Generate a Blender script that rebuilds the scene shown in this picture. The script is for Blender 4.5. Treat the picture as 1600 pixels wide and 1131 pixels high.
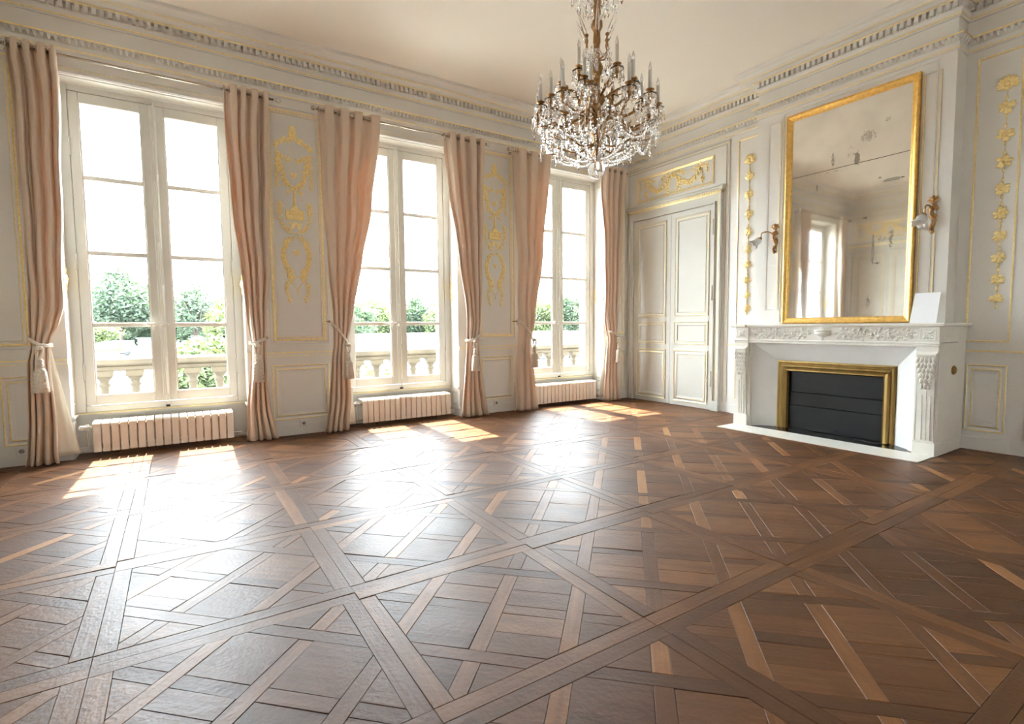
import bpy, math, random
from math import sin, cos, pi, radians as R
from mathutils import Vector, Matrix
random.seed(7)
S = bpy.context.scene
COL = S.collection
for o in list(bpy.data.objects): bpy.data.objects.remove(o)

# ---------------------------------------------------------------- camera
CAM = Vector((0, 0, 1.2))
yaw, pit, rol = R(57.1887), R(-3.8979), R(-0.4831)
FPX = 811.716
fw_ = Vector((cos(yaw)*cos(pit), sin(yaw)*cos(pit), sin(pit)))
r0 = Vector((sin(yaw), -cos(yaw), 0)); u0 = r0.cross(fw_)
rt_ = r0*cos(rol)+u0*sin(rol); up_ = -r0*sin(rol)+u0*cos(rol)
cd = bpy.data.cameras.new('camera'); co = bpy.data.objects.new('camera', cd); COL.objects.link(co)
cd.sensor_width = 36; cd.lens = FPX/1600*36; cd.clip_start = 0.05; cd.clip_end = 1000
M = Matrix((rt_, up_, -fw_)).transposed().to_4x4(); M.translation = CAM
co.matrix_world = M
S.camera = co
def proj(p):
    d = Vector(p)-CAM; z = d.dot(fw_)
    if z < 0.05: return None
    return 800+FPX*d.dot(rt_)/z, 565.5-FPX*d.dot(up_)/z

# ---------------------------------------------------------------- light
w = bpy.data.worlds.new('world'); S.world = w; w.use_nodes = True
bg = w.node_tree.nodes['Background']
bg.inputs[0].default_value = (0.84, 0.93, 1.0, 1); bg.inputs[1].default_value = 7.0
sl = bpy.data.lights.new('sun', 'SUN'); so = bpy.data.objects.new('sun', sl); COL.objects.link(so)
sl.energy = 8.0; sl.angle = R(0.6); sl.color = (1.0, 0.87, 0.66)
sdir = Vector((-0.02, -0.57, -1)).normalized()
so.rotation_euler = sdir.to_track_quat('-Z', 'Y').to_euler(); so.location = (2.4, 12, 12)
S.view_settings.view_transform = 'Standard'; S.view_settings.look = 'None'
S.view_settings.gamma = 1; S.view_settings.use_curve_mapping = False
S.view_settings.exposure = 2.70
try:
    S.cycles.use_denoising = True
    S.cycles.max_bounces = 14; S.cycles.diffuse_bounces = 8; S.cycles.glossy_bounces = 6
    S.cycles.transmission_bounces = 10; S.cycles.transparent_max_bounces = 24
    S.cycles.sample_clamp_indirect = 30
except Exception: pass

# ---------------------------------------------------------------- materials
def mat(name, col, rough=0.5, metal=0.0, var=0.0, scale=4.0, bump=0.0, bscale=60, trans=0.0, spec=0.5, ior=1.45, coords='Object', col2=None, stretch=None):
    m = bpy.data.materials.new(name); m.use_nodes = True
    nt = m.node_tree; b = nt.nodes['Principled BSDF']
    b.inputs['Base Color'].default_value = (*col, 1); b.inputs['Roughness'].default_value = rough
    b.inputs['Metallic'].default_value = metal; b.inputs['Transmission Weight'].default_value = trans
    b.inputs['IOR'].default_value = ior; b.inputs['Specular IOR Level'].default_value = spec
    if var or col2 or bump:
        tc = nt.nodes.new('ShaderNodeTexCoord'); src = tc.outputs[coords]
        if stretch:
            mp = nt.nodes.new('ShaderNodeMapping'); mp.inputs['Scale'].default_value = stretch
            nt.links.new(src, mp.inputs[0]); src = mp.outputs[0]
    if var or col2:
        n = nt.nodes.new('ShaderNodeTexNoise'); n.inputs['Scale'].default_value = scale; n.inputs['Detail'].default_value = 6
        nt.links.new(src, n.inputs['Vector'])
        r = nt.nodes.new('ShaderNodeValToRGB'); r.color_ramp.elements[0].position = .3; r.color_ramp.elements[1].position = .7
        c2 = col2 if col2 else tuple(min(1, c*(1+var)) for c in col)
        c1 = col if col2 else tuple(c*(1-var) for c in col)
        r.color_ramp.elements[0].color = (*c1, 1); r.color_ramp.elements[1].color = (*c2, 1)
        nt.links.new(n.outputs[0], r.inputs[0]); nt.links.new(r.outputs[0], b.inputs['Base Color'])
    if bump:
        n2 = nt.nodes.new('ShaderNodeTexNoise'); n2.inputs['Scale'].default_value = bscale; n2.inputs['Detail'].default_value = 4
        nt.links.new(src, n2.inputs['Vector'])
        bp = nt.nodes.new('ShaderNodeBump'); bp.inputs['Strength'].default_value = bump; bp.inputs['Distance'].default_value = .01
        nt.links.new(n2.outputs[0], bp.inputs['Height']); nt.links.new(bp.outputs[0], b.inputs['Normal'])
    return m
PAINT = mat('greige_wall_paint', (.735, .715, .675), .55, var=.03, scale=1.5, bump=.05, bscale=90)
JOIN = mat('cream_white_joinery_paint', (.66, .64, .59), .42, var=.03, scale=3, bump=.04)
DOORP = mat('door_paint', (.57, .555, .505), .6, var=.025, scale=2, bump=.03)
CEIL = mat('ceiling_cream', (.85, .81, .745), .75, var=.02, scale=.6)
GOLD = mat('gilding', (.98, .76, .38), .40, 1.0, var=.12, scale=40, bump=.25, bscale=160)
GOLDF = mat('gilt_frame', (.86, .56, .17), .32, 1.0, var=.15, scale=30, bump=.25, bscale=140)
BRONZE = mat('gilt_bronze', (.42, .24, .10), .36, 1.0, var=.35, scale=45, bump=.2)
BRASS = mat('aged_brass', (.36, .245, .09), .36, 1.0, var=.3, scale=9, stretch=(1, 1, .25))
BLACK = mat('black_steel', (.006, .007, .009), .5, .0, var=.4, scale=5)
DARKSLATE = mat('black_hearth_slate', (.02, .02, .022), .25, var=.3, scale=8)
WHITEGLOSS = mat('white_lacquer', (.80, .80, .79), .3, var=.02)
RADM = mat('radiator_enamel', (.76, .71, .64), .4, var=.03, scale=6)
METAL = mat('steel_rod', (.55, .50, .44), .25, 1.0)
PORC = mat('white_porcelain', (.85, .83, .78), .2)
PLASTIC = mat('socket_plastic', (.72, .70, .66), .35)
PLASTICD = mat('socket_recess', (.3, .29, .27), .5)
ROPE = mat('cream_cord', (.70, .63, .54), .8, var=.15, scale=120, bump=.6, bscale=220)
PAPER = mat('white_paper', (.86, .87, .90), .6)
CANDLE = mat('ivory_candle_sleeve', (.74, .70, .63), .5)
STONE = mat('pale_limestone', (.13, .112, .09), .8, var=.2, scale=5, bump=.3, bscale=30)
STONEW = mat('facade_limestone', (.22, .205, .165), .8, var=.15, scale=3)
GROUND = mat('pale_street_paving', (.22, .215, .205), .9, var=.1, scale=.2)
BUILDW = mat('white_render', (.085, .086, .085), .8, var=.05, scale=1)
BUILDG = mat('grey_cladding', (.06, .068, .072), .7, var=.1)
ASPH = mat('asphalt', (.13, .13, .135), .85, var=.15, scale=1)
GLASSD = mat('dark_glazing', (.10, .14, .16), .1)
YELLOW = mat('yellow_paint', (.20, .125, .008), .4)
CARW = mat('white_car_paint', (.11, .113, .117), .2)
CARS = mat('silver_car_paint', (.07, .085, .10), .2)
RUBBER = mat('rubber', (.02, .02, .02), .7)
CLOTH1 = mat('dark_clothes', (.03, .035, .05), .8)
CLOTH2 = mat('red_clothes', (.25, .05, .05), .8)
SKIN = mat('skin', (.3, .19, .13), .6)
TRUNK = mat('bark', (.06, .045, .035), .9, var=.3, scale=3)
def marble():
    m = mat('white_marble', (.80, .775, .72), .28)
    nt = m.node_tree; b = nt.nodes['Principled BSDF']
    tc = nt.nodes.new('ShaderNodeTexCoord'); n = nt.nodes.new('ShaderNodeTexNoise')
    n.inputs['Scale'].default_value = 2.2; n.inputs['Detail'].default_value = 9; n.inputs['Distortion'].default_value = 1.6
    nt.links.new(tc.outputs['Object'], n.inputs['Vector'])
    r = nt.nodes.new('ShaderNodeValToRGB'); e = r.color_ramp.elements
    e[0].position = .0; e[0].color = (.82, .80, .74, 1); e[1].position = 1; e[1].color = (.80, .775, .71, 1)
    x = e.new(.485); x.color = (.79, .765, .70, 1); x = e.new(.5); x.color = (.74, .715, .65, 1); x = e.new(.515); x.color = (.79, .765, .70, 1)
    nt.links.new(n.outputs[0], r.inputs[0]); nt.links.new(r.outputs[0], b.inputs['Base Color'])
    return m
MARBLE = marble()
def fabric(name, col, tcol, fac, scale=1.0):
    m = bpy.data.materials.new(name); m.use_nodes = True; nt = m.node_tree
    out = nt.nodes['Material Output']; b = nt.nodes['Principled BSDF']
    b.inputs['Base Color'].default_value = (*col, 1); b.inputs['Roughness'].default_value = .6
    b.inputs['Sheen Weight'].default_value = .3; b.inputs['Sheen Roughness'].default_value = .4
    t = nt.nodes.new('ShaderNodeBsdfTranslucent'); t.inputs[0].default_value = (*tcol, 1)
    mx = nt.nodes.new('ShaderNodeMixShader'); mx.inputs[0].default_value = fac
    nt.links.new(b.outputs[0], mx.inputs[1]); nt.links.new(t.outputs[0], mx.inputs[2]); nt.links.new(mx.outputs[0], out.inputs[0])
    tc = nt.nodes.new('ShaderNodeTexCoord'); n = nt.nodes.new('ShaderNodeTexNoise'); n.inputs['Scale'].default_value = 14; n.inputs['Detail'].default_value = 5
    mp = nt.nodes.new('ShaderNodeMapping'); mp.inputs['Scale'].default_value = (1, 1, .4)
    nt.links.new(tc.outputs['Object'], mp.inputs[0]); nt.links.new(mp.outputs[0], n.inputs['Vector'])
    bp = nt.nodes.new('ShaderNodeBump'); bp.inputs['Strength'].default_value = .25; bp.inputs['Distance'].default_value = .02
    nt.links.new(n.outputs[0], bp.inputs['Height']); nt.links.new(bp.outputs[0], b.inputs['Normal'])
    return m
CURT = fabric('tan_satin_curtain', (.72, .60, .485), (.82, .47, .27), .14)
LINING = fabric('white_lining', (.82, .78, .70), (.85, .80, .70), .35)
def pane_mat():
    m = bpy.data.materials.new('window_glass'); m.use_nodes = True; nt = m.node_tree; nt.nodes.remove(nt.nodes['Principled BSDF'])
    out = nt.nodes['Material Output']; t = nt.nodes.new('ShaderNodeBsdfTransparent'); t.inputs[0].default_value = (.97, .985, .98, 1)
    g = nt.nodes.new('ShaderNodeBsdfGlossy'); g.inputs['Roughness'].default_value = .02
    lw = nt.nodes.new('ShaderNodeLayerWeight'); pw = nt.nodes.new('ShaderNodeMath'); pw.operation = 'POWER'; pw.inputs[1].default_value = 5; nt.links.new(lw.outputs['Facing'], pw.inputs[0])
    f = nt.nodes.new('ShaderNodeMath'); f.operation = 'MULTIPLY_ADD'; f.inputs[1].default_value = .8; f.inputs[2].default_value = .02; nt.links.new(pw.outputs[0], f.inputs[0])
    mx = nt.nodes.new('ShaderNodeMixShader'); nt.links.new(f.outputs[0], mx.inputs[0]); nt.links.new(t.outputs[0], mx.inputs[1]); nt.links.new(g.outputs[0], mx.inputs[2])
    nt.links.new(mx.outputs[0], out.inputs[0]); return m
PANE = pane_mat()
CRYSTAL = mat('crystal_glass', (1, 1, 1), .02, trans=1.0, ior=1.52)
FROST = mat('frosted_glass', (.9, .9, .9), .35, trans=.6)
BULB = mat('clear_bulb_glass', (.95, .95, .95), .05, trans=.9, ior=1.3)
def leafmat(name, c1, c2):
    m = fabric(name, c1, (c1[0]*1.6, c1[1]*1.5, c1[2]), .4)
    nt = m.node_tree; b = nt.nodes['Principled BSDF']; tc = nt.nodes.new('ShaderNodeTexCoord')
    n = nt.nodes.new('ShaderNodeTexNoise'); n.inputs['Scale'].default_value = .8
    nt.links.new(tc.outputs['Object'], n.inputs['Vector'])
    r = nt.nodes.new('ShaderNodeValToRGB'); r.color_ramp.elements[0].position = .35; r.color_ramp.elements[1].position = .65
    r.color_ramp.elements[0].color = (*c1, 1); r.color_ramp.elements[1].color = (*c2, 1)
    nt.links.new(n.outputs[0], r.inputs[0]); nt.links.new(r.outputs[0], b.inputs['Base Color'])
    return m
LEAF1 = leafmat('deep_green_leaves', (.028, .052, .025), (.041, .070, .034))
LEAF2 = leafmat('yellow_green_leaves', (.050, .074, .022), (.070, .092, .030))
LEAF3 = leafmat('blue_green_leaves', (.034, .058, .035), (.047, .075, .046))
def wood():
    m = bpy.data.materials.new('oak_parquet'); m.use_nodes = True; nt = m.node_tree; b = nt.nodes['Principled BSDF']; L = nt.links.new; N = nt.nodes.new
    at = N('ShaderNodeAttribute'); at.attribute_name = 'tone'
    uv = N('ShaderNodeUVMap'); uv.uv_map = 'grain'
    mp = N('ShaderNodeMapping'); mp.inputs['Scale'].default_value = (2.5, 45, 1); L(uv.outputs[0], mp.inputs[0])
    n = N('ShaderNodeTexNoise'); n.inputs['Scale'].default_value = 1.0; n.inputs['Detail'].default_value = 8; n.inputs['Distortion'].default_value = .6; L(mp.outputs[0], n.inputs['Vector'])
    mp2 = N('ShaderNodeMapping'); mp2.inputs['Scale'].default_value = (3, 7, 1); L(uv.outputs[0], mp2.inputs[0])
    n3 = N('ShaderNodeTexNoise'); n3.inputs['Scale'].default_value = 1.2; n3.inputs['Detail'].default_value = 4; n3.inputs['Distortion'].default_value = 1.0; L(mp2.outputs[0], n3.inputs['Vector'])
    a1 = N('ShaderNodeMath'); a1.operation = 'MULTIPLY_ADD'; a1.inputs[1].default_value = .34; L(n.outputs[0], a1.inputs[0]); L(at.outputs['Fac'], a1.inputs[2])
    a2 = N('ShaderNodeMath'); a2.operation = 'MULTIPLY_ADD'; a2.inputs[1].default_value = .30; L(n3.outputs[0], a2.inputs[0]); L(a1.outputs[0], a2.inputs[2])
    a3 = N('ShaderNodeMath'); a3.operation = 'SUBTRACT'; a3.inputs[1].default_value = .32; L(a2.outputs[0], a3.inputs[0])
    r = N('ShaderNodeValToRGB'); e = r.color_ramp.elements
    e[0].position = 0; e[0].color = (.044, .0158, .0058, 1); e[1].position = 1; e[1].color = (.41, .200, .070, 1)
    x = e.new(.35); x.color = (.108, .042, .0145, 1); x = e.new(.65); x.color = (.222, .096, .034, 1)
    L(a3.outputs[0], r.inputs[0]); L(r.outputs[0], b.inputs['Base Color'])
    tc = N('ShaderNodeTexCoord'); nr = N('ShaderNodeTexNoise'); nr.inputs['Scale'].default_value = 3; nr.inputs['Detail'].default_value = 6; L(tc.outputs['Object'], nr.inputs['Vector'])
    rr = N('ShaderNodeMapRange'); rr.inputs[3].default_value = .38; rr.inputs[4].default_value = .56; L(nr.outputs[0], rr.inputs[0]); L(rr.outputs[0], b.inputs['Roughness'])
    nb = N('ShaderNodeTexNoise'); nb.inputs['Scale'].default_value = 55; nb.inputs['Detail'].default_value = 5; L(tc.outputs['Object'], nb.inputs['Vector'])
    ad = N('ShaderNodeMath'); ad.operation = 'MULTIPLY_ADD'; ad.inputs[1].default_value = .5; L(n.outputs[0], ad.inputs[0]); L(nb.outputs[0], ad.inputs[2])
    bp = N('ShaderNodeBump'); bp.inputs['Strength'].default_value = .26; bp.inputs['Distance'].default_value = .007; nl = N('ShaderNodeTexNoise'); nl.inputs['Scale'].default_value = 11; nl.inputs['Detail'].default_value = 3; L(tc.outputs['Object'], nl.inputs['Vector']); ae = N('ShaderNodeMath'); ae.operation = 'MULTIPLY_ADD'; ae.inputs[1].default_value = 1.0; L(nl.outputs[0], ae.inputs[0]); L(ad.outputs[0], ae.inputs[2]); L(ae.outputs[0], bp.inputs['Height']); L(bp.outputs[0], b.inputs['Normal'])
    b.inputs['Specular IOR Level'].default_value = .32
    return m
WOOD = wood()
GAP = mat('dark_joint', (.012, .008, .006), .9)
def mirror_mat():
    m = bpy.data.materials.new('antique_mirror'); m.use_nodes = True; nt = m.node_tree; b = nt.nodes['Principled BSDF']; L = nt.links.new; N = nt.nodes.new
    b.inputs['Metallic'].default_value = 1; b.inputs['Base Color'].default_value = (.83, .81, .75, 1); b.inputs['Roughness'].default_value = .035
    out = nt.nodes['Material Output']
    d = N('ShaderNodeBsdfPrincipled'); d.inputs['Base Color'].default_value = (.16, .14, .11, 1); d.inputs['Roughness'].default_value = .25
    tc = N('ShaderNodeTexCoord'); sx = N('ShaderNodeSeparateXYZ'); L(tc.outputs['Object'], sx.inputs[0])
    n = N('ShaderNodeTexNoise'); n.inputs['Scale'].default_value = 42; n.inputs['Detail'].default_value = 9; n.inputs['Roughness'].default_value = .65; L(tc.outputs['Object'], n.inputs['Vector'])
    # stains at fixed places of the plate: (y, z, half width, half height, strength)
    spots = [(2.62, 3.13, .10, .07, .42), (2.78, 3.0, .07, .10, .30), (2.72, 2.93, .030, .085, .62), (2.96, 2.98, .022, .10, .50),
             (2.38, 2.64, .11, .018, .6), (2.54, 1.97, .014, .17, .72), (2.38, 2.05, .03, .14, .42), (2.46, 2.06, .05, .05, .36),
             (2.63, 2.30, .03, .02, .45), (2.57, 1.43, .018, .07, .5), (2.45, 3.25, .05, .03, .38), (2.50, 1.82, .04, .012, .5), (3.12, 2.72, .008, .06, .5), (3.05, 2.85, .30, .02, .28), (2.50, 2.68, .012, .012, .7)]
    acc = None
    for (y, z, hw, hh, s) in [(a-2.825, b-1.205, c, d_, e) for a, b, c, d_, e in spots]:
        def term(o, c, h):
            a = N('ShaderNodeMath'); a.operation = 'SUBTRACT'; a.inputs[1].default_value = c; L(o, a.inputs[0])
            q = N('ShaderNodeMath'); q.operation = 'DIVIDE'; q.inputs[1].default_value = h*1.25; L(a.outputs[0], q.inputs[0])
            p = N('ShaderNodeMath'); p.operation = 'MULTIPLY'; L(q.outputs[0], p.inputs[0]); L(q.outputs[0], p.inputs[1]); return p
        a = term(sx.outputs['Y'], y, hw); c = term(sx.outputs['Z'], z, hh)
        ad = N('ShaderNodeMath'); ad.operation = 'ADD'; L(a.outputs[0], ad.inputs[0]); L(c.outputs[0], ad.inputs[1])
        mr = N('ShaderNodeMapRange'); mr.inputs[1].default_value = 0; mr.inputs[2].default_value = 1; mr.inputs[3].default_value = s; mr.inputs[4].default_value = 0; L(ad.outputs[0], mr.inputs[0])
        if acc is None: acc = mr
        else:
            mxx = N('ShaderNodeMath'); mxx.operation = 'MAXIMUM'; L(acc.outputs[0], mxx.inputs[0]); L(mr.outputs[0], mxx.inputs[1]); acc = mxx
    # threshold: noise + stain
    sm = N('ShaderNodeMath'); sm.operation = 'ADD'; L(n.outputs[0], sm.inputs[0]); L(acc.outputs[0], sm.inputs[1])
    mr = N('ShaderNodeMapRange'); mr.inputs[1].default_value = .76; mr.inputs[2].default_value = 1.06; L(sm.outputs[0], mr.inputs[0])
    mx = N('ShaderNodeMixShader'); L(mr.outputs[0], mx.inputs[0]); L(b.outputs[0], mx.inputs[1]); L(d.outputs[0], mx.inputs[2]); 
    # thin milky film of an old plate
    n2 = N('ShaderNodeTexNoise'); n2.inputs['Scale'].default_value = 2.5; n2.inputs['Detail'].default_value = 6; L(tc.outputs['Object'], n2.inputs['Vector'])
    df = N('ShaderNodeBsdfDiffuse'); df.inputs[0].default_value = (.62, .58, .50, 1)
    m2 = N('ShaderNodeMapRange'); m2.inputs[1].default_value = .3; m2.inputs[2].default_value = .8; m2.inputs[3].default_value = .06; m2.inputs[4].default_value = .30; L(n2.outputs[0], m2.inputs[0])
    mx2 = N('ShaderNodeMixShader'); L(m2.outputs[0], mx2.inputs[0]); L(mx.outputs[0], mx2.inputs[1]); L(df.outputs[0], mx2.inputs[2])
    L(mx2.outputs[0], out.inputs[0]); return m
MIRROR = mirror_mat()

# ---------------------------------------------------------------- mesh helpers
def catmull(P, n=8):
    P = [Vector(p) for p in P]; out = []
    for i in range(len(P)-1):
        a = P[i-1] if i > 0 else P[i]*2-P[i+1]; b = P[i]; c = P[i+1]; d = P[i+2] if i+2 < len(P) else P[i+1]*2-P[i]
        for k in range(n):
            t = k/n; out.append(.5*((2*b)+(c-a)*t+(2*a-5*b+4*c-d)*t*t+(3*b-a-3*c+d)*t**3))
    out.append(P[-1]); return out
class MB:
    def __init__(s): s.v = []; s.f = []; s.m = []; s.sm = []
    def add(s, V, F, mi=0, smooth=False):
        o = len(s.v); s.v += [tuple(p) for p in V]
        for f in F: s.f.append(tuple(i+o for i in f)); s.m.append(mi); s.sm.append(smooth)
        return s
    def box(s, x0, x1, y0, y1, z0, z1, mi=0, bev=0):
        if bev <= 0:
            V = [(x, y, z) for x in (x0, x1) for y in (y0, y1) for z in (z0, z1)]
            return s.add(V, [(0, 1, 3, 2), (4, 6, 7, 5), (0, 4, 5, 1), (2, 3, 7, 6), (0, 2, 6, 4), (1, 5, 7, 3)], mi)
        b = min(bev, (x1-x0)/2.01, (y1-y0)/2.01, (z1-z0)/2.01); V = []; ix = {}
        c = ((x0+x1)/2, (y0+y1)/2, (z0+z1)/2); h = ((x1-x0)/2, (y1-y0)/2, (z1-z0)/2)
        for sx in (-1, 1):
            for sy in (-1, 1):
                for sz in (-1, 1):
                    for a in range(3):
                        p = [c[0]+sx*(h[0]-b), c[1]+sy*(h[1]-b), c[2]+sz*(h[2]-b)]; p[a] = c[a]+(sx, sy, sz)[a]*h[a]
                        ix[(sx, sy, sz, a)] = len(V); V.append(tuple(p))
        F = []
        for a in range(3):
            o = [k for k in range(3) if k != a]
            for sg in (-1, 1):
                q = []
                for e in ((-1, -1), (1, -1), (1, 1), (-1, 1)):
                    k = [0, 0, 0]; k[a] = sg; k[o[0]] = e[0]; k[o[1]] = e[1]; q.append(ix[(*k, a)])
                if (sg > 0) != (a != 1): q.reverse()
                F.append(tuple(q))
            for e in ((-1, -1), (1, -1), (1, 1), (-1, 1)):
                k0 = [0, 0, 0]; k0[o[0]] = e[0]; k0[o[1]] = e[1]; ka = list(k0); kb = list(k0); ka[a] = -1; kb[a] = 1
                F.append((ix[(*ka, o[0])], ix[(*kb, o[0])], ix[(*kb, o[1])], ix[(*ka, o[1])]))
        for sx in (-1, 1):
            for sy in (-1, 1):
                for sz in (-1, 1): F.append(tuple(ix[(sx, sy, sz, a)] for a in range(3)))
        return s.add(V, F, mi)
    def tube(s, P, r, n=8, mi=0, cap=True, smooth=True):
        P = [Vector(p) for p in P]; m = len(P); rr = r if isinstance(r, (list, tuple)) else [r]*m
        V = []; F = []; up = Vector((0, 0, 1)); pn = None
        for i, p in enumerate(P):
            t = (P[min(i+1, m-1)]-P[max(i-1, 0)])
            t = t.normalized() if t.length > 1e-9 else Vector((0, 0, 1))
            if pn is None: a = t.cross(up if abs(t.z) < .9 else Vector((1, 0, 0))).normalized()
            else:
                a = pn-t*pn.dot(t)
                a = a.normalized() if a.length > 1e-6 else t.cross(Vector((1, 0, 0))).normalized()
            pn = a; b = t.cross(a)
            for k in range(n):
                an = 2*pi*k/n; V.append(p+(a*cos(an)+b*sin(an))*rr[i])
        for i in range(m-1):
            for k in range(n): F.append((i*n+k, i*n+(k+1) % n, (i+1)*n+(k+1) % n, (i+1)*n+k))
        if cap: F.append(tuple(range(n-1, -1, -1))); F.append(tuple(range((m-1)*n, m*n)))
        return s.add(V, F, mi, smooth)
    def lathe(s, prof, c=(0, 0, 0), n=16, mi=0, ax=None, smooth=True, ribs=0, rib=0.0):
        # prof: (z, r) ; ax: optional 3x3 matrix orientation
        V = []; F = []; m = len(prof)
        for (z, r) in prof:
            for k in range(n):
                an = 2*pi*k/n; rr = r*(1+(rib*cos(ribs*an) if ribs else 0)); p = Vector((rr*cos(an), rr*sin(an), z))
                if ax is not None: p = ax @ p
                V.append(p+Vector(c))
        for i in range(m-1):
            for k in range(n): F.append((i*n+k, i*n+(k+1) % n, (i+1)*n+(k+1) % n, (i+1)*n+k))
        F.append(tuple(range(n-1, -1, -1))); F.append(tuple(range((m-1)*n, m*n)))
        return s.add(V, F, mi, smooth)
    def ball(s, c, r, n=8, m=5, mi=0, sc=(1, 1, 1), ax=None):
        V = []; F = []; c = Vector(c)
        def q(x, y, z):
            p = Vector((x*r*sc[0], y*r*sc[1], z*r*sc[2])); p = ax @ p if ax is not None else p; return p+c
        V.append(q(0, 0, 1))
        for i in range(1, m):
            a = pi*i/m
            for k in range(n): b = 2*pi*k/n; V.append(q(sin(a)*cos(b), sin(a)*sin(b), cos(a)))
        V.append(q(0, 0, -1)); e = len(V)-1
        for k in range(n): F.append((0, 1+k, 1+(k+1) % n)); F.append((e, e-n+(k+1) % n, e-n+k))
        for i in range(m-2):
            for k in range(n): a = 1+i*n+k; b = 1+i*n+(k+1) % n; F.append((a, a+n, b+n, b))
        return s.add(V, F, mi, True)
    def drop(s, top, L, r, n=6, mi=0, bulge=.62):
        t = Vector(top); return s.lathe([(0, .0008), (-L*.12, r*.35), (-L*bulge, r), (-L*.85, r*.55), (-L, .0008)], t, n, mi, smooth=False)
    def prism(s, poly, fn, d0, d1, mi=0, smooth=False):
        n = len(poly); V = [fn(a, b, d0) for a, b in poly]+[fn(a, b, d1) for a, b in poly]
        F = [tuple(range(n)), tuple(range(2*n-1, n-1, -1))]+[(i, i+n, (i+1) % n+n, (i+1) % n) for i in range(n)]
        return s.add(V, F, mi, smooth)
    def pbox(s, fn, a0, a1, b0, b1, d0, d1, mi=0): return s.prism([(a0, b0), (a1, b0), (a1, b1), (a0, b1)], fn, d0, d1, mi)
    def build(s, name, mats, parent=None, kind=None, label=None, local=False, fix=True):
        if not isinstance(mats, (list, tuple)): mats = [mats]
        me = bpy.data.meshes.new(name); off = Vector((0, 0, 0))
        if parent is not None and not local:
            p = parent
            while p is not None: off += p.location; p = p.parent
        V = s.v if off.length == 0 else [(a-off.x, b-off.y, c-off.z) for a, b, c in s.v]
        me.from_pydata(V, [], s.f)
        for m in mats: me.materials.append(m)
        me.polygons.foreach_set('material_index', s.m); me.polygons.foreach_set('use_smooth', s.sm)
        me.update()
        if fix:
            import bmesh
            bm = bmesh.new(); bm.from_mesh(me); bmesh.ops.recalc_face_normals(bm, faces=bm.faces); bm.to_mesh(me); bm.free()
        o = bpy.data.objects.new(name, me); COL.objects.link(o)
        if parent is not None: o.parent = parent
        if kind: o['kind'] = kind
        if label: o['label'] = label
        return o
def thing(name, label, cat, loc=(0, 0, 0), group=None):
    o = bpy.data.objects.new(name, None); COL.objects.link(o); o.location = loc; o.empty_display_size = .1
    o['label'] = label; o['category'] = cat
    if group: o['group'] = group
    return o
def tag(o, label, cat, group=None, kind=None):
    o['label'] = label; o['category'] = cat
    if group: o['group'] = group
    if kind: o['kind'] = kind
    return o
def struct(o, label, cat): o['kind'] = 'structure'; o['label'] = label; o['category'] = cat; return o

# wall planes: fn(a, b, d) -> point; d is the distance proud of the wall, into the room
YW, YR, XF, XB, XL, YBK, ZC = 6.22, 6.50, 6.32, 6.10, -1.42, -0.50, 4.24
BY0, BY1 = 1.915, 3.845
PW = lambda a, b, d: Vector((a, YW-d, b))
PF = lambda a, b, d: Vector((XF-d, a, b))
PB = lambda a, b, d: Vector((XB-d, a, b))
PL = lambda a, b, d: Vector((XL+d, a, b))
def frame(mb, fn, rect, prof, gold=()):
    # mitred moulding round rect; prof: (inset from the rect, height); segments in gold get material 1
    a0, a1, b0, b1 = rect; V = []; F = []; n = len(prof)
    for (i, h) in prof: V += [fn(a0+i, b0+i, h), fn(a1-i, b0+i, h), fn(a1-i, b1-i, h), fn(a0+i, b1-i, h)]
    o = len(mb.v); mb.v += [tuple(p) for p in V]
    for k in range(n-1):
        for j in range(4):
            mb.f.append((o+k*4+j, o+k*4+(j+1) % 4, o+(k+1)*4+(j+1) % 4, o+(k+1)*4+j)); mb.m.append(1 if k in gold else 0); mb.sm.append(False)
    return mb
def bead_line(mb, fn, p0, p1, pitch, r, d, mi=1, sq=1.0):
    L = math.hypot(p1[0]-p0[0], p1[1]-p0[1]); n = max(1, int(L/pitch))
    ta, tb = (p1[0]-p0[0])/L, (p1[1]-p0[1])/L
    for k in range(n):
        t = (k+.5)/n; a = p0[0]+(p1[0]-p0[0])*t; b = p0[1]+(p1[1]-p0[1])*t
        V = [fn(a+ta*r*sq, b+tb*r*sq, d), fn(a-tb*r, b+ta*r, d), fn(a-ta*r*sq, b-tb*r*sq, d), fn(a+tb*r, b-ta*r, d), fn(a, b, d+r*.9)]
        mb.add(V, [(0, 1, 4), (1, 2, 4), (2, 3, 4), (3, 0, 4)], mi, True)
def bead_rect(mb, fn, rect, inset, pitch, r, d, mi=1, sq=1.0):
    a0, a1, b0, b1 = rect[0]+inset, rect[1]-inset, rect[2]+inset, rect[3]-inset
    for p0, p1 in (((a0, b0), (a1, b0)), ((a1, b0), (a1, b1)), ((a1, b1), (a0, b1)), ((a0, b1), (a0, b0))): bead_line(mb, fn, p0, p1, pitch, r, d, mi, sq)
P_BIG = [(0, 0), (0, .012), (.006, .016), (.012, .012), (.018, .014), (.034, .006), (.040, .008), (.046, .0)]
P_DOUBLE = [(0, 0), (0, .010), (.005, .013), (.010, .010), (.020, .004), (.034, .004), (.040, .010), (.050, .012), (.062, .004), (.075, .002), (.08, 0)]
P_LINE = [(0, 0), (0, .008), (.008, .010), (.014, .006), (.016, 0)]
def moulding(parent, fn, rect, prof=P_BIG, gold=(1, 2), beads=None, name='panel_moulding', mats=None):
    mb = MB(); frame(mb, fn, rect, prof, gold)
    if beads: bead_rect(mb, fn, rect, *beads)
    return mb.build(name, mats or [PAINT, GOLD], parent, fix=False)
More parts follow.
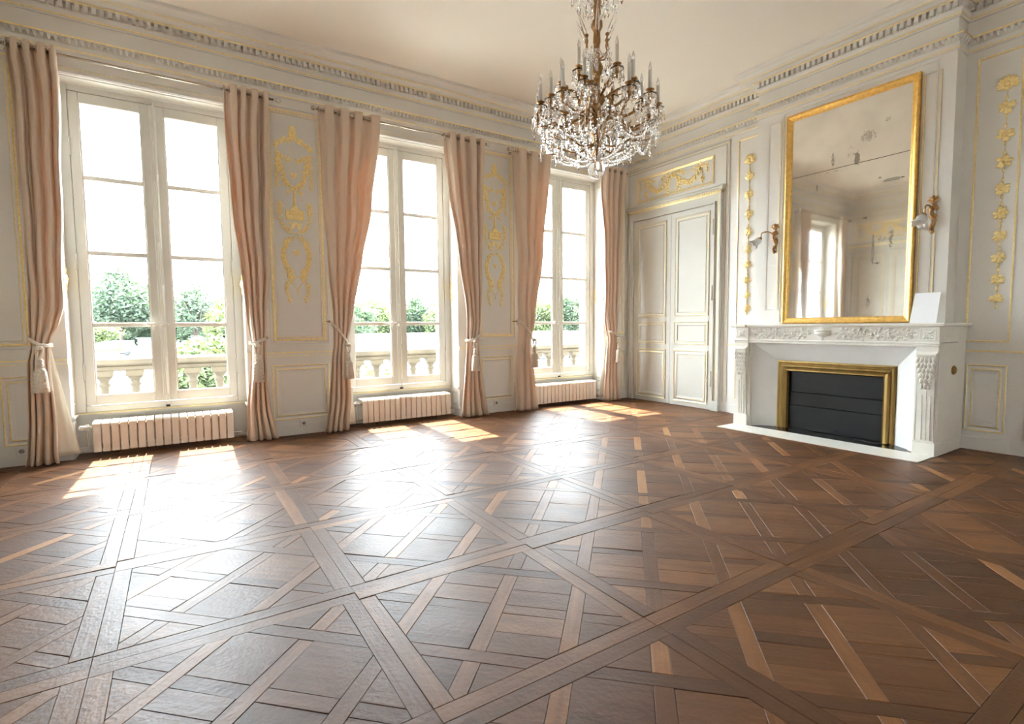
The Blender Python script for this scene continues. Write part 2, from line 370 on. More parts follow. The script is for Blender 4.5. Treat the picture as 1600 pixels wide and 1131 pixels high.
# gilt relief vocabulary, drawn on a wall plane
def petal(mb, fn, a, b, ang, L, wd, d=.004, h=.012, mi=0):
    ca, sa = cos(ang), sin(ang); V = []
    for (x, y, z) in ((0, 0, 0), (L*.35, wd*.5, 0), (L*.75, wd*.42, 0), (L, 0, 0), (L*.75, -wd*.42, 0), (L*.35, -wd*.5, 0), (L*.3, 0, h), (L*.72, 0, h*.9)):
        V.append(fn(a+x*ca-y*sa, b+x*sa+y*ca, d+z))
    mb.add(V, [(0, 1, 6), (1, 2, 7, 6), (2, 3, 7), (3, 4, 7), (4, 5, 6, 7), (5, 0, 6)], mi, True)
def rosette(mb, fn, a, b, r, n=8, d=.004, mi=0, jit=.25):
    for k in range(n): petal(mb, fn, a, b, 2*pi*k/n+random.uniform(-jit, jit), r*random.uniform(.85, 1.05), r*.62, d, r*.32, mi)
    mb.ball(fn(a, b, d+r*.25), r*.24, 6, 4, mi)
def knob(mb, fn, a, b, r, d=.004, mi=0): mb.ball(fn(a, b, d), r, 6, 4, mi)
def stem(mb, fn, pts, r=.004, d=.006, mi=0, n=6): mb.tube([fn(p.x, p.y, d) for p in catmull([(x, y, 0) for x, y in pts], n)], r, 5, mi)
def leafy(mb, fn, pts, step, size, d=.004, mi=0, r=.003):
    C = catmull([(x, y, 0) for x, y in pts], 10); acc = 0; sd = 1
    mb.tube([fn(p.x, p.y, d) for p in C], r, 4, mi)
    for i in range(1, len(C)):
        acc += (C[i]-C[i-1]).length
        if acc > step:
            acc = 0; t = C[i]-C[i-1]; an = math.atan2(t.y, t.x)
            size_ = size*1.22; petal(mb, fn, C[i].x, C[i].y, an+sd*random.uniform(.6, 1.1), size_*random.uniform(.8, 1.15), size_*.6, d, size*.3, mi); sd = -sd
            if random.random() < .45: knob(mb, fn, C[i].x, C[i].y, size*.28, d+size*.15, mi)

# ================================================================ SETTING
# ---- floor: Versailles parquet panels
PX0, PY0, PP, PQ = .63, 1.377, .940, .937
floor = struct(MB().box(XL-.1, XF+.1, YBK-.1, YR, -.12, -.012).build('floor', GAP), 'polished oak parquet floor of square panels with woven diagonal strips', 'floor')
def clip(poly, f):
    out = []
    for i in range(len(poly)):
        p, q = poly[i], poly[(i+1) % len(poly)]; a, b = f(p), f(q)
        if a >= 0: out.append(p)
        if (a >= 0) != (b >= 0): t = a/(a-b); out.append((p[0]+(q[0]-p[0])*t, p[1]+(q[1]-p[1])*t))
    return out
def cliprect(poly, x0, x1, y0, y1):
    for f in (lambda p: p[0]-x0, lambda p: x1-p[0], lambda p: p[1]-y0, lambda p: y1-p[1]):
        if len(poly) < 3: return []
        poly = clip(poly, f)
    return poly
def area(p): return .5*sum(p[i][0]*p[(i+1) % len(p)][1]-p[(i+1) % len(p)][0]*p[i][1] for i in range(len(p)))
def clean(poly):
    out = []
    for p in poly:
        if not out or math.hypot(p[0]-out[-1][0], p[1]-out[-1][1]) > .004: out.append(p)
    if len(out) > 1 and math.hypot(out[0][0]-out[-1][0], out[0][1]-out[-1][1]) < .004: out.pop()
    return out
def inset(poly, d):
    if area(poly) < 0: poly = poly[::-1]
    n = len(poly); out = []
    for i in range(n):
        a, b, c = Vector(poly[i-1]), Vector(poly[i]), Vector(poly[(i+1) % n])
        e1 = (b-a).normalized(); e2 = (c-b).normalized(); n1 = Vector((-e1.y, e1.x)); n2 = Vector((-e2.y, e2.x))
        k = 1+n1.dot(n2)
        if k < .2: k = .2
        out.append(tuple(b+(n1+n2)*(d/k)))
    return out
MM, WH = .076, .050
def panel_pieces():
    L = []     # (kind, polygon in panel units, grain direction, tone)
    st = lambda s0, s1, t0, t1: [((s+t)/2, (s-t)/2) for s, t in ((s0, t0), (s1, t0), (s1, t1), (s0, t1))]
    fr = random.uniform(.22, .42)
    for k in range(2):
        v0 = 0 if k == 0 else 1-MM
        L.append(('f', [(0, v0), (1, v0), (1, v0+MM), (0, v0+MM)], 0, fr+random.uniform(-.10, .14)))
        L.append(('f', [(v0, MM), (v0+MM, MM), (v0+MM, 1-MM), (v0, 1-MM)], pi/2, fr+random.uniform(-.10, .14)))
    def put(kind, s0, s1, t0, t1, ang, tone):
        p = cliprect(st(s0, s1, t0, t1), MM, 1-MM, MM, 1-MM)
        if len(p) > 2 and abs(area(p)) > .0015: L.append((kind, p, ang, tone))
    for s in (.5, 1.5): put('l', s-WH, s+WH, -.9, .9, -pi/4, random.uniform(.08, .34))
    for t in (-.5, .5): put('l', .1, 1.9, t-WH, t+WH, pi/4, (random.uniform(.28, .58) if random.random() < .85 else random.uniform(.65, .85)))
    for s0, s1 in ((.0, .5-WH), (.5+WH, 1.5-WH), (1.5+WH, 2)): put('l', s0, s1, -WH, WH, pi/4, (random.uniform(.28, .58) if random.random() < .85 else random.uniform(.65, .85)))
    for t0, t1 in ((-1, -.5-WH), (-.5+WH, -WH), (WH, .5-WH), (.5+WH, 1)): put('l', 1-WH, 1+WH, t0, t1, -pi/4, random.uniform(.1, .38))
    base = random.uniform(.2, .42)
    for s0, s1 in ((0, .5-WH), (.5+WH, 1-WH), (1+WH, 1.5-WH), (1.5+WH, 2)):
        for t0, t1 in ((-1, -.5-WH), (-.5+WH, -WH), (WH, .5-WH), (.5+WH, 1)):
            big = abs((s0+s1)/2-1) < .4 and abs((t0+t1)/2) < .4
            if big and random.random() < .5:
                c = s0+(s1-s0)*random.choice((.35, .5, .5, .62)); tone = base+random.uniform(-.1, .12)
                put('b', s0, c, t0, t1, -pi/4, tone+random.uniform(-.08, .08)); put('b', c, s1, t0, t1, -pi/4, tone+random.uniform(-.1, .16))
            else: put('b', s0, s1, t0, t1, -pi/4, base+random.uniform(-.12, .16))
    return L
pieces = []
for i in range(-3, 7):
    for j in range(-2, 6):
        rs = random.getstate(); random.seed(i*91+j*17+5)
        for (k, poly, ang, tone) in panel_pieces():
            P = [(PX0+(i+u)*PP, PY0+(j+v)*PQ) for u, v in poly]
            P = cliprect(P, XL+.002, XF-.002, YBK+.002, YR-.005)
            P = clean(P) if len(P) > 2 else []
            if len(P) < 3 or abs(area(P)) < 2e-4: continue
            pr = [proj((x, y, 0)) for x, y in P]
            A = 0
            if all(p is not None for p in pr):
                pr = cliprect(pr, 0, 1600, 0, 1131); A = abs(area(pr)) if len(pr) > 2 else 0
            pieces.append([A, k, P, ang, tone, random.uniform(-.0012, .0006), (random.uniform(-.006, .006), random.uniform(-.006, .006)), random.uniform(0, 50)])
        random.setstate(rs)
def piece_geo(pc):
    A, k, P, ang, tone, dz, tl, off = pc
    lo = inset(P, .0006); hi = inset(P, .0020); cx = sum(p[0] for p in P)/len(P); cy = sum(p[1] for p in P)/len(P); n = len(P)
    z = lambda x, y: dz+(x-cx)*tl[0]+(y-cy)*tl[1]
    V = [(x, y, -.012) for x, y in lo]+[(x, y, z(x, y)-.0014) for x, y in lo]+[(x, y, z(x, y)) for x, y in hi]
    F = [tuple(range(2*n, 3*n))]
    for i in range(n):
        j = (i+1) % n; F += [(i, j, n+j, n+i), (n+i, n+j, 2*n+j, 2*n+i)]
    ca, sa = cos(ang), sin(ang)
    UV = [((x*ca+y*sa)+off, (-x*sa+y*ca)+off*1.7) for x, y, _ in V]
    return V, F, UV, tone
def floor_mesh(name, group):
    V = []; F = []; UV = []; T = []
    for pc in group:
        v, f, uv, t = piece_geo(pc); o = len(V); V += v; F += [tuple(i+o for i in q) for q in f]; UV += uv; T += [t]*len(f)
    me = bpy.data.meshes.new(name); me.from_pydata(V, [], F); me.materials.append(WOOD)
    ul = me.uv_layers.new(name='grain'); vi = [0]*len(me.loops); me.loops.foreach_get('vertex_index', vi)
    ul.data.foreach_set('uv', [c for i in vi for c in UV[i]])
    at = me.attributes.new('tone', 'FLOAT', 'FACE'); at.data.foreach_set('value', T)
    o = bpy.data.objects.new(name, me); COL.objects.link(o); o.parent = floor; return o
KN = {'f': 'frame_strip', 'l': 'lattice_strip', 'b': 'field_board'}
for k in 'flb':
    g = sorted([p for p in pieces if p[1] == k], key=lambda p: -p[0])
    for pc in g[:300]:
        if pc[0] > 0: floor_mesh(KN[k], [pc])
    rest = [p for i, p in enumerate(g) if not (i < 300 and p[0] > 0)]
    if rest: floor_mesh('remaining_'+KN[k]+'s', rest)['kind'] = 'stuff'

# ---- walls
WX = [-.110, 2.425, 5.020]; EH = .74       # window centres, half width of the embrasures
mb = MB(); xs = [XL-.25]
for c in WX: xs += [c-EH, c+EH]
xs.append(XF+.25)
for k in range(0, 8, 2): mb.box(xs[k], xs[k+1], YW, YR+.0, 0, ZC+.2)
for c in WX: mb.box(c-EH, c+EH, YW, YR, 3.505, ZC+.2); mb.box(c-EH, c+EH, YR-.02, YR, 0, .372)
wall_back = struct(mb.build('wall_back', PAINT, fix=False), 'greige panelled wall with gilt mouldings between the three tall windows', 'wall')
# outer stone skin of the facade
mb = MB(); ox = [XL-3]
for c in WX: ox += [c-.615, c+.615]
ox.append(XF+3)
for k in range(0, 8, 2): mb.box(ox[k], ox[k+1], YR+.002, 6.67, -4, 6)
for c in WX: mb.box(c-.615, c+.615, YR+.002, 6.67, 3.40, 6); mb.box(c-.615, c+.615, YR+.002, 6.67, -4, .40)
mb.box(ox[0], ox[-1], 6.67, 6.95, 3.76, 4.0)
fac = mb.build('wall_facade', STONEW, fix=False); struct(fac, 'pale limestone outer face of the house around the windows', 'wall')
mb = MB(); mb.box(XF, XF+.25, YBK-.25, YW, 0, ZC+.2); mb.box(XB, XF, BY0, BY1, 0, ZC+.2)
wall_right = struct(mb.build('wall_right', PAINT, fix=False), 'greige panelled wall with chimney breast and gilt flower drops', 'wall')
wall_left = struct(MB().box(XL-.25, XL, YBK-.25, YW, 0, ZC+.2).build('wall_left', PAINT), 'greige panelled wall facing the mirror', 'wall')
wall_front = struct(MB().box(XL-.25, XF+.25, YBK-.25, YBK, 0, ZC+.2).build('wall_front', PAINT), 'plain greige wall behind the viewer', 'wall')
ceiling = struct(MB().box(XL-.25, XF+.25, YBK-.25, YR, ZC, ZC+.2).build('ceiling', CEIL), 'plain warm cream plaster ceiling', 'ceiling')

# ---- cornice and architrave, mitred round the room and the chimney breast
PATH = [(XL, YBK), (XF, YBK), (XF, BY0), (XB, BY0), (XB, BY1), (XF, BY1), (XF, YW), (XL, YW)]
def offs(p):
    out = []; n = len(PATH)
    for i in range(n):
        a, b, c = Vector(PATH[i-1]), Vector(PATH[i]), Vector(PATH[(i+1) % n])
        e1 = (b-a).normalized(); e2 = (c-b).normalized()
        out.append(b+Vector((-e1.y, e1.x))*p+Vector((-e2.y, e2.x))*p)
    return out
def sweep(prof, gold):
    mb = MB(); n = len(PATH)
    for (p, z) in prof: mb.v += [(q.x, q.y, z) for q in offs(p)]
    for k in range(len(prof)-1):
        for i in range(n):
            j = (i+1) % n; mb.f.append((k*n+i, k*n+j, (k+1)*n+j, (k+1)*n+i)); mb.m.append(1 if k in gold else 0); mb.sm.append(False)
    return mb
CP = [(-.005, 3.975), (.016, 3.975), (.018, 3.988), (.024, 3.990), (.024, 4.002), (.018, 4.004), (.022, 4.016), (.034, 4.034), (.036, 4.048), (.014, 4.049), (.014, 4.108), (.066, 4.108), (.068, 4.113), (.066, 4.120), (.10, 4.126), (.118, 4.134), (.150, 4.138), (.158, 4.141), (.158, 4.150), (.165, 4.168), (.185, 4.190), (.215, 4.205), (.222, 4.214), (.225, 4.242)]
trim1 = struct(sweep(CP, (3, 11, 12, 17)).build('trim_1', [PAINT, GOLD], fix=False), 'deep moulded cornice with dentils and gilt lines under the ceiling', 'cornice')
AP = [(-.005, 3.690), (.010, 3.690), (.014, 3.700), (.018, 3.702), (.018, 3.712), (.014, 3.714), (.016, 3.752), (.008, 3.758), (.006, 3.772), (.006, 3.801), (.054, 3.803), (.056, 3.816), (.05, 3.818), (-.005, 3.824)]
trim2 = struct(sweep(AP, (3, 10, 11)).build('trim_2', [PAINT, GOLD], fix=False), 'carved leaf architrave moulding with gilt edge below the frieze', 'moulding')
def along(fnc, p, pitch, lim=.0):
    O = offs(p); n = len(O)
    for i in range(n):
        a, b = O[i], O[(i+1) % n]; L = (b-a).length; m = max(1, int(L/pitch)); e = (b-a)/L; nn = Vector((-e.y, e.x))
        for k in range(m): fnc(a+e*(L*(k+.5)/m), e, nn)
mb = MB()
def dent(c, e, nn):
    V = []
    for s in (-.0165, .0165):
        for d in (0, .046):
            for z in (4.052, 4.108): V.append((*(c+e*s+nn*d), z))
    mb.add(V, [(0, 1, 3, 2), (4, 6, 7, 5), (0, 4, 5, 1), (2, 3, 7, 6), (0, 2, 6, 4)])
along(dent, .014, .058); mb.build('dentil_band', PAINT, trim1, kind='stuff', fix=False)
mb = MB()
def dart(c, e, nn):
    f = lambda s, d, z: (*(c+e*s+nn*d), z)
    mb.add([f(-.015, .034, 3.801), f(.015, .034, 3.801), f(.012, .018, 3.778), f(0, .002, 3.755), f(-.012, .018, 3.778), f(0, .042, 3.793), f(0, .028, 3.772)],
           [(0, 5, 1), (0, 4, 6, 5), (1, 5, 6, 2), (4, 3, 6), (2, 6, 3)], 0, True)
along(dart, .016, .046); mb.build('leaf_band', PAINT, trim2, kind='stuff', fix=False)

# ---- window wall panelling
bb = lambda: (.032, .034, .0075, .008, 1)
piers = [(-1.36, -1.10, -1.31, -.93), (.900, 1.457, .865, 1.475), (3.475, 4.030, 3.475, 4.035), (5.86, 6.20, 5.86, 6.20)]
for i, (u0, u1, l0, l1) in enumerate(piers):
    moulding(wall_back, PW, (u0, u1, 1.065, 3.565), P_BIG, (1, 2, 3, 5), bb() if i in (1, 2) else None)
    moulding(wall_back, PW, (u0-.035, u1+.035, 1.025, 3.60), P_LINE, ())
    moulding(wall_back, PW, (l0, l1, .182, .792), P_DOUBLE, (1, 2, 6))
pr = [(xs[0]+.25, xs[1]), (xs[2], xs[3]), (xs[4], xs[5]), (xs[6], xs[7]-.25)]
bbm = MB()
for (x0, x1) in pr:
    mb = MB()
    for z0, z1, d, g in ((.885, .893, .010, 0), (.893, .899, .014, 1), (.899, .926, .012, 0), (.926, .936, .018, 1), (.936, .942, .010, 0)): mb.pbox(PW, x0, x1, z0, z1, 0, d, g)
    mb.build('chair_rail', [PAINT, GOLD], wall_back)
    bbm.pbox(PW, x0, x1, 0, .115, 0, .014); bbm.pbox(PW, x0, x1, .115, .128, 0, .009)
struct(bbm.build('baseboard_back', PAINT), 'greige baseboard under the panelled wall between windows', 'baseboard')
for c in WX:
    mb = MB(); x0, x1 = c-EH-.05, c+EH+.05
    mb.pbox(PW, x0, x1, 3.505, 3.535, 0, .012); mb.pbox(PW, x0, x1, 3.56, 3.60, 0, .012); mb.pbox(PW, x0, x1, 3.535, 3.56, 0, .005)
    bead_line(mb, PW, (x0, 3.548), (x1, 3.548), .034, .008, .005, 1, 1.5)
    mb.build('lintel_moulding', [PAINT, GOLD], wall_back)
    # reveals of the embrasure
    for sg, X in ((1, c-EH), (-1, c+EH)):
        fn = (lambda X, sg: (lambda a, b, d: Vector((X+sg*d, a, b))))(X, sg)
        mb = MB(); mb.pbox(fn, YW+.0, YR, .372, .388, 0, .022); mb.pbox(fn, YW, YR, .388, .398, 0, .016); mb.pbox(fn, YW, YR, 0, .10, 0, .010)
        mb.build('reveal_ledge', [JOIN, GOLD], wall_back)
        for rc in ((YW+.05, YR-.07, .49, 1.49), (YW+.05, YR-.07, 1.87, 3.40), (YW+.05, YR-.07, .16, .33)):
            moulding(wall_back, fn, rc, P_LINE, (), name='reveal_panel', mats=[JOIN, GOLD])
        moulding(wall_back, fn, (YW+.05, YR-.07, 1.565, 1.79), P_LINE, (1, 2), name='reveal_panel', mats=[JOIN, GOLD])
        mb = MB(); yc = (YW+YR-.02)/2; rosette(mb, fn, yc, 1.678, .055, 8)
        for sa in (-1, 1):
            for sb in (-1, 1): leafy(mb, fn, [(yc+sa*.02, 1.678+sb*.02), (yc+sa*.05, 1.678+sb*.05), (yc+sa*.03, 1.678+sb*.085)], .012, .022)
        mb.build('gilt_rosette', GOLD, wall_back)
        # white lining of the reveal
        MB().pbox(fn, YW+.002, YR-.02, .39, 3.505, 0, .003).build('reveal_lining', JOIN, wall_back)
    MB().box(c-EH, c+EH, YW+.002, YR-.02, 3.499, 3.5045).build('soffit_lining', JOIN, wall_back)
    mb = MB(); fs = lambda a, b, d: Vector((a, b, 3.499-d)); frame(mb, fs, (c-EH+.04, c+EH-.04, YW+.035, YR-.06), P_LINE)
    mb.build('soffit_panel', [JOIN, GOLD], wall_back, fix=False)
    mb = MB(); mb.box(c-EH, c+EH, YR-.055, YR-.02, .372, .384); mb.box(c-EH, c+EH, YR-.045, YR-.02, .384, .392, 1); mb.box(c-EH, c+EH, YR-.035, YR-.02, .392, .402)
    mb.build('sill_moulding', [JOIN, GOLD], wall_back)

# ---- gilt arabesques of the two piers
def arabesque(cx, name, seed):
    random.seed(seed); root = MB(); fn = PW
    Z = lambda z: z
    mb = root        # tablet with its pedestal
    mb.pbox(fn, cx-.098, cx+.098, 2.395, 2.503, 0, .012); frame(mb, fn, (cx-.098, cx+.098, 2.395, 2.503), [(0, .012), (.004, .020), (.014, .018), (.020, .012)])
    leafy(mb, fn, [(cx-.06, 2.45), (cx-.02, 2.46), (cx+.02, 2.44), (cx+.06, 2.45)], .012, .022, .012)
    mb.pbox(fn, cx-.045, cx+.045, 2.503, 2.53, 0, .012); mb.pbox(fn, cx-.025, cx+.025, 2.53, 2.55, 0, .012)
    mb.lathe([(2.55, .022), (2.57, .012), (2.61, .016), (2.65, .009), (2.69, .014), (2.70, .004)], (cx, YW-.004, 0), 8)
    root = mb.build(name, GOLD, wall_back)
    mb = MB()        # pine cone crest
    for k in range(6):
        for j in range(5): petal(mb, fn, cx+(j-2)*.021*(1-abs(k-1.5)*.12), 3.26+k*.024, pi/2+(j-2)*.25, .034, .026, .006, .018)
    petal(mb, fn, cx, 3.39, pi/2, .03, .02)
    for sg in (-1, 1):
        leafy(mb, fn, [(cx, 3.24), (cx+sg*.06, 3.26), (cx+sg*.10, 3.235), (cx+sg*.16, 3.215), (cx+sg*.185, 3.175)], .014, .032)
        rosette(mb, fn, cx+sg*.085, 3.265, .028); rosette(mb, fn, cx+sg*.165, 3.21, .024)
    mb.build('pine_cone_crest', GOLD, root)
    for sg in (-1, 1):
        mb = MB()    # swag, drop and bead chains
        leafy(mb, fn, [(cx+sg*.165, 3.09), (cx+sg*.14, 2.97), (cx+sg*.085, 2.80), (cx+sg*.005, 2.735)], .011, .036, .005, 0, .010)
        leafy(mb, fn, [(cx+sg*.172, 3.10), (cx+sg*.180, 2.95), (cx+sg*.176, 2.75)], .016, .026, .005, 0, .006)
        rosette(mb, fn, cx+sg*.165, 3.10, .034)
        leafy(mb, fn, [(cx+sg*.15, 3.05), (cx+sg*.10, 3.08), (cx+sg*.06, 3.03), (cx+sg*.035, 3.06)], .012, .028)
        for t in range(16): knob(mb, fn, cx+sg*(.028+.004*sin(t*.4)), 3.19-t*.014, .004)
        for t in range(10): knob(mb, fn, cx+sg*(.045+.06*t/9), 2.97-.05*sin(pi*t/9), .004)
        petal(mb, fn, cx, 2.84, pi/2+sg*.35, .09, .03); petal(mb, fn, cx+sg*.02, 2.85, pi/2+sg*.7, .06, .02)
        mb.build('garland', GOLD, root)
        mb = MB()    # side palm and scrolls round the tablet
        stem(mb, fn, [(cx+sg*.03, 2.70), (cx+sg*.075, 2.71), (cx+sg*.085, 2.66)], .004); rosette(mb, fn, cx+sg*.06, 2.70, .022)
        leafy(mb, fn, [(cx+sg*.04, 2.27), (cx+sg*.11, 2.31), (cx+sg*.155, 2.42), (cx+sg*.15, 2.57)], .014, .032)
        stem(mb, fn, [(cx, 2.26), (cx+sg*.06, 2.25), (cx+sg*.10, 2.28), (cx+sg*.09, 2.33)], .006)
        petal(mb, fn, cx, 2.38, -pi/2+sg*.5, .11, .04); petal(mb, fn, cx+sg*.05, 2.39, -pi/2+sg*.2, .05, .03)
        mb.build('scroll', GOLD, root)
        mb = MB()    # half wreath
        leafy(mb, fn, [(cx+sg*.01, 2.22), (cx+sg*.09, 2.16), (cx+sg*.135, 2.03), (cx+sg*.12, 1.92), (cx+sg*.075, 1.80), (cx+sg*.045, 1.76)], .010, .034, .005, 0, .006)
        rosette(mb, fn, cx+sg*.07, 1.83, .04); rosette(mb, fn, cx+sg*.10, 2.13, .03); petal(mb, fn, cx, 2.0, pi/2+sg*.3, .08, .028)
        mb.build('half_wreath', GOLD, root)
        mb = MB()    # hanging sprig
        leafy(mb, fn, [(cx+sg*.03, 1.75), (cx+sg*.10, 1.70), (cx+sg*.115, 1.62), (cx+sg*.085, 1.52)], .013, .030)
        rosette(mb, fn, cx+sg*.08, 1.775, .036); stem(mb, fn, [(cx, 1.575), (cx, 1.62), (cx+sg*.05, 1.70)], .004); petal(mb, fn, cx+sg*.085, 1.53, -pi/2, .05, .024)
        mb.build('sprig', GOLD, root)
    return root
arabesque(1.165, 'gilt_arabesque', 3); arabesque(3.745, 'gilt_arabesque', 9)
random.seed(21)

# ---- fireplace wall panelling
BEAD = (.020, .026, .0055, .009, 1)
for fn, s in ((PF, 1), ((lambda a, b, d: PF(5.76-a, b, d)), 2)):
    moulding(wall_right, fn, (3.935, 4.255, 1.02, 3.61), P_LINE, (1, 2)); 
    mb = MB(); bead_line(mb, fn, (3.955, 1.05), (3.955, 3.58), .03, .005, .002, 0); bead_line(mb, fn, (3.955, 3.585), (4.235, 3.585), .03, .005, .002, 0); mb.build('bead_row', GOLD, wall_right, kind='stuff')
    moulding(wall_right, fn, (3.96, 4.25, .182, .808), P_DOUBLE, (1, 2, 6))
    mb = MB()
    for z0, z1, d, g in ((.898, .906, .010, 0), (.906, .928, .012, 0), (.928, .940, .020, 1)): mb.pbox(fn, BY1 if s == 1 else 3.845, 4.36, z0, z1, 0, d, g)
    mb.build('chair_rail', [PAINT, GOLD], wall_right)
    root = MB()
    zs = [3.335, 3.118, 2.878, 2.638, 2.404, 2.185, 1.985, 1.785, 1.592, 1.420]; a = 4.09 if s == 1 else 5.76-1.612
    stem(root, fn, [(a, 3.30), (a+.002, 2.6), (a, 1.45)], .0035, .004)
    root = root.build('gilt_flower_drop', GOLD, wall_right)
    for k, z in enumerate(zs):
        mb = MB()
        if k == 0:
            for j in range(11): petal(mb, fn, a, z-.02, pi*(-.12+1.24*j/10), .085, .036, .006, .03)
            for j in range(5): petal(mb, fn, a, z-.02, pi*(1.2+.6*j/4), .055, .03, .006, .02)
            mb.ball(fn(a, z-.02, .02), .026, 8, 5)
        else:
            r = .074-.0018*k; rosette(mb, fn, a, z, r, 7, .006, 0, .35); rosette(mb, fn, a+random.uniform(-.012, .012), z+random.uniform(-.01, .01), r*.62, 6, .022, 0, .4)
            petal(mb, fn, a, z+.055, pi/2, .05, .022, .005, .016); petal(mb, fn, a, z-.05, -pi/2, .045, .022, .005, .016)
        mb.build('gilt_flower', GOLD, root)
    mb = MB(); mb.pbox(fn, 3.845, 4.30, 0, .12, 0, .016)
    struct(mb.build('baseboard_right' if s == 1 else 'baseboard_front_right', PAINT), 'greige baseboard '+('between door and fireplace' if s == 1 else 'right of the fireplace'), 'baseboard')
# chimney breast panels
moulding(wall_right, PB, (3.535, 3.715, 1.36, 3.595), [(0, 0), (.004, .0), (.012, -.008), (.016, .006), (.022, .002), (.024, 0)], ())
MB().pbox(PB, 3.560, 3.566, 1.385, 3.57, 0, .004).build('gilt_line', GOLD, wall_right)
moulding(wall_right, PB, (2.02, 2.17, 1.36, 3.56), [(0, 0), (0, .010), (.008, .012), (.012, .002), (.02, .004), (.022, 0)], ())
for a in (2.024, 2.145): MB().pbox(PB, a, a+.006, 1.37, 3.55, 0, .013).build('gilt_line', GOLD, wall_right)
moulding(wall_right, PB, (2.05, 3.53, 1.215, 3.66), P_LINE, ())

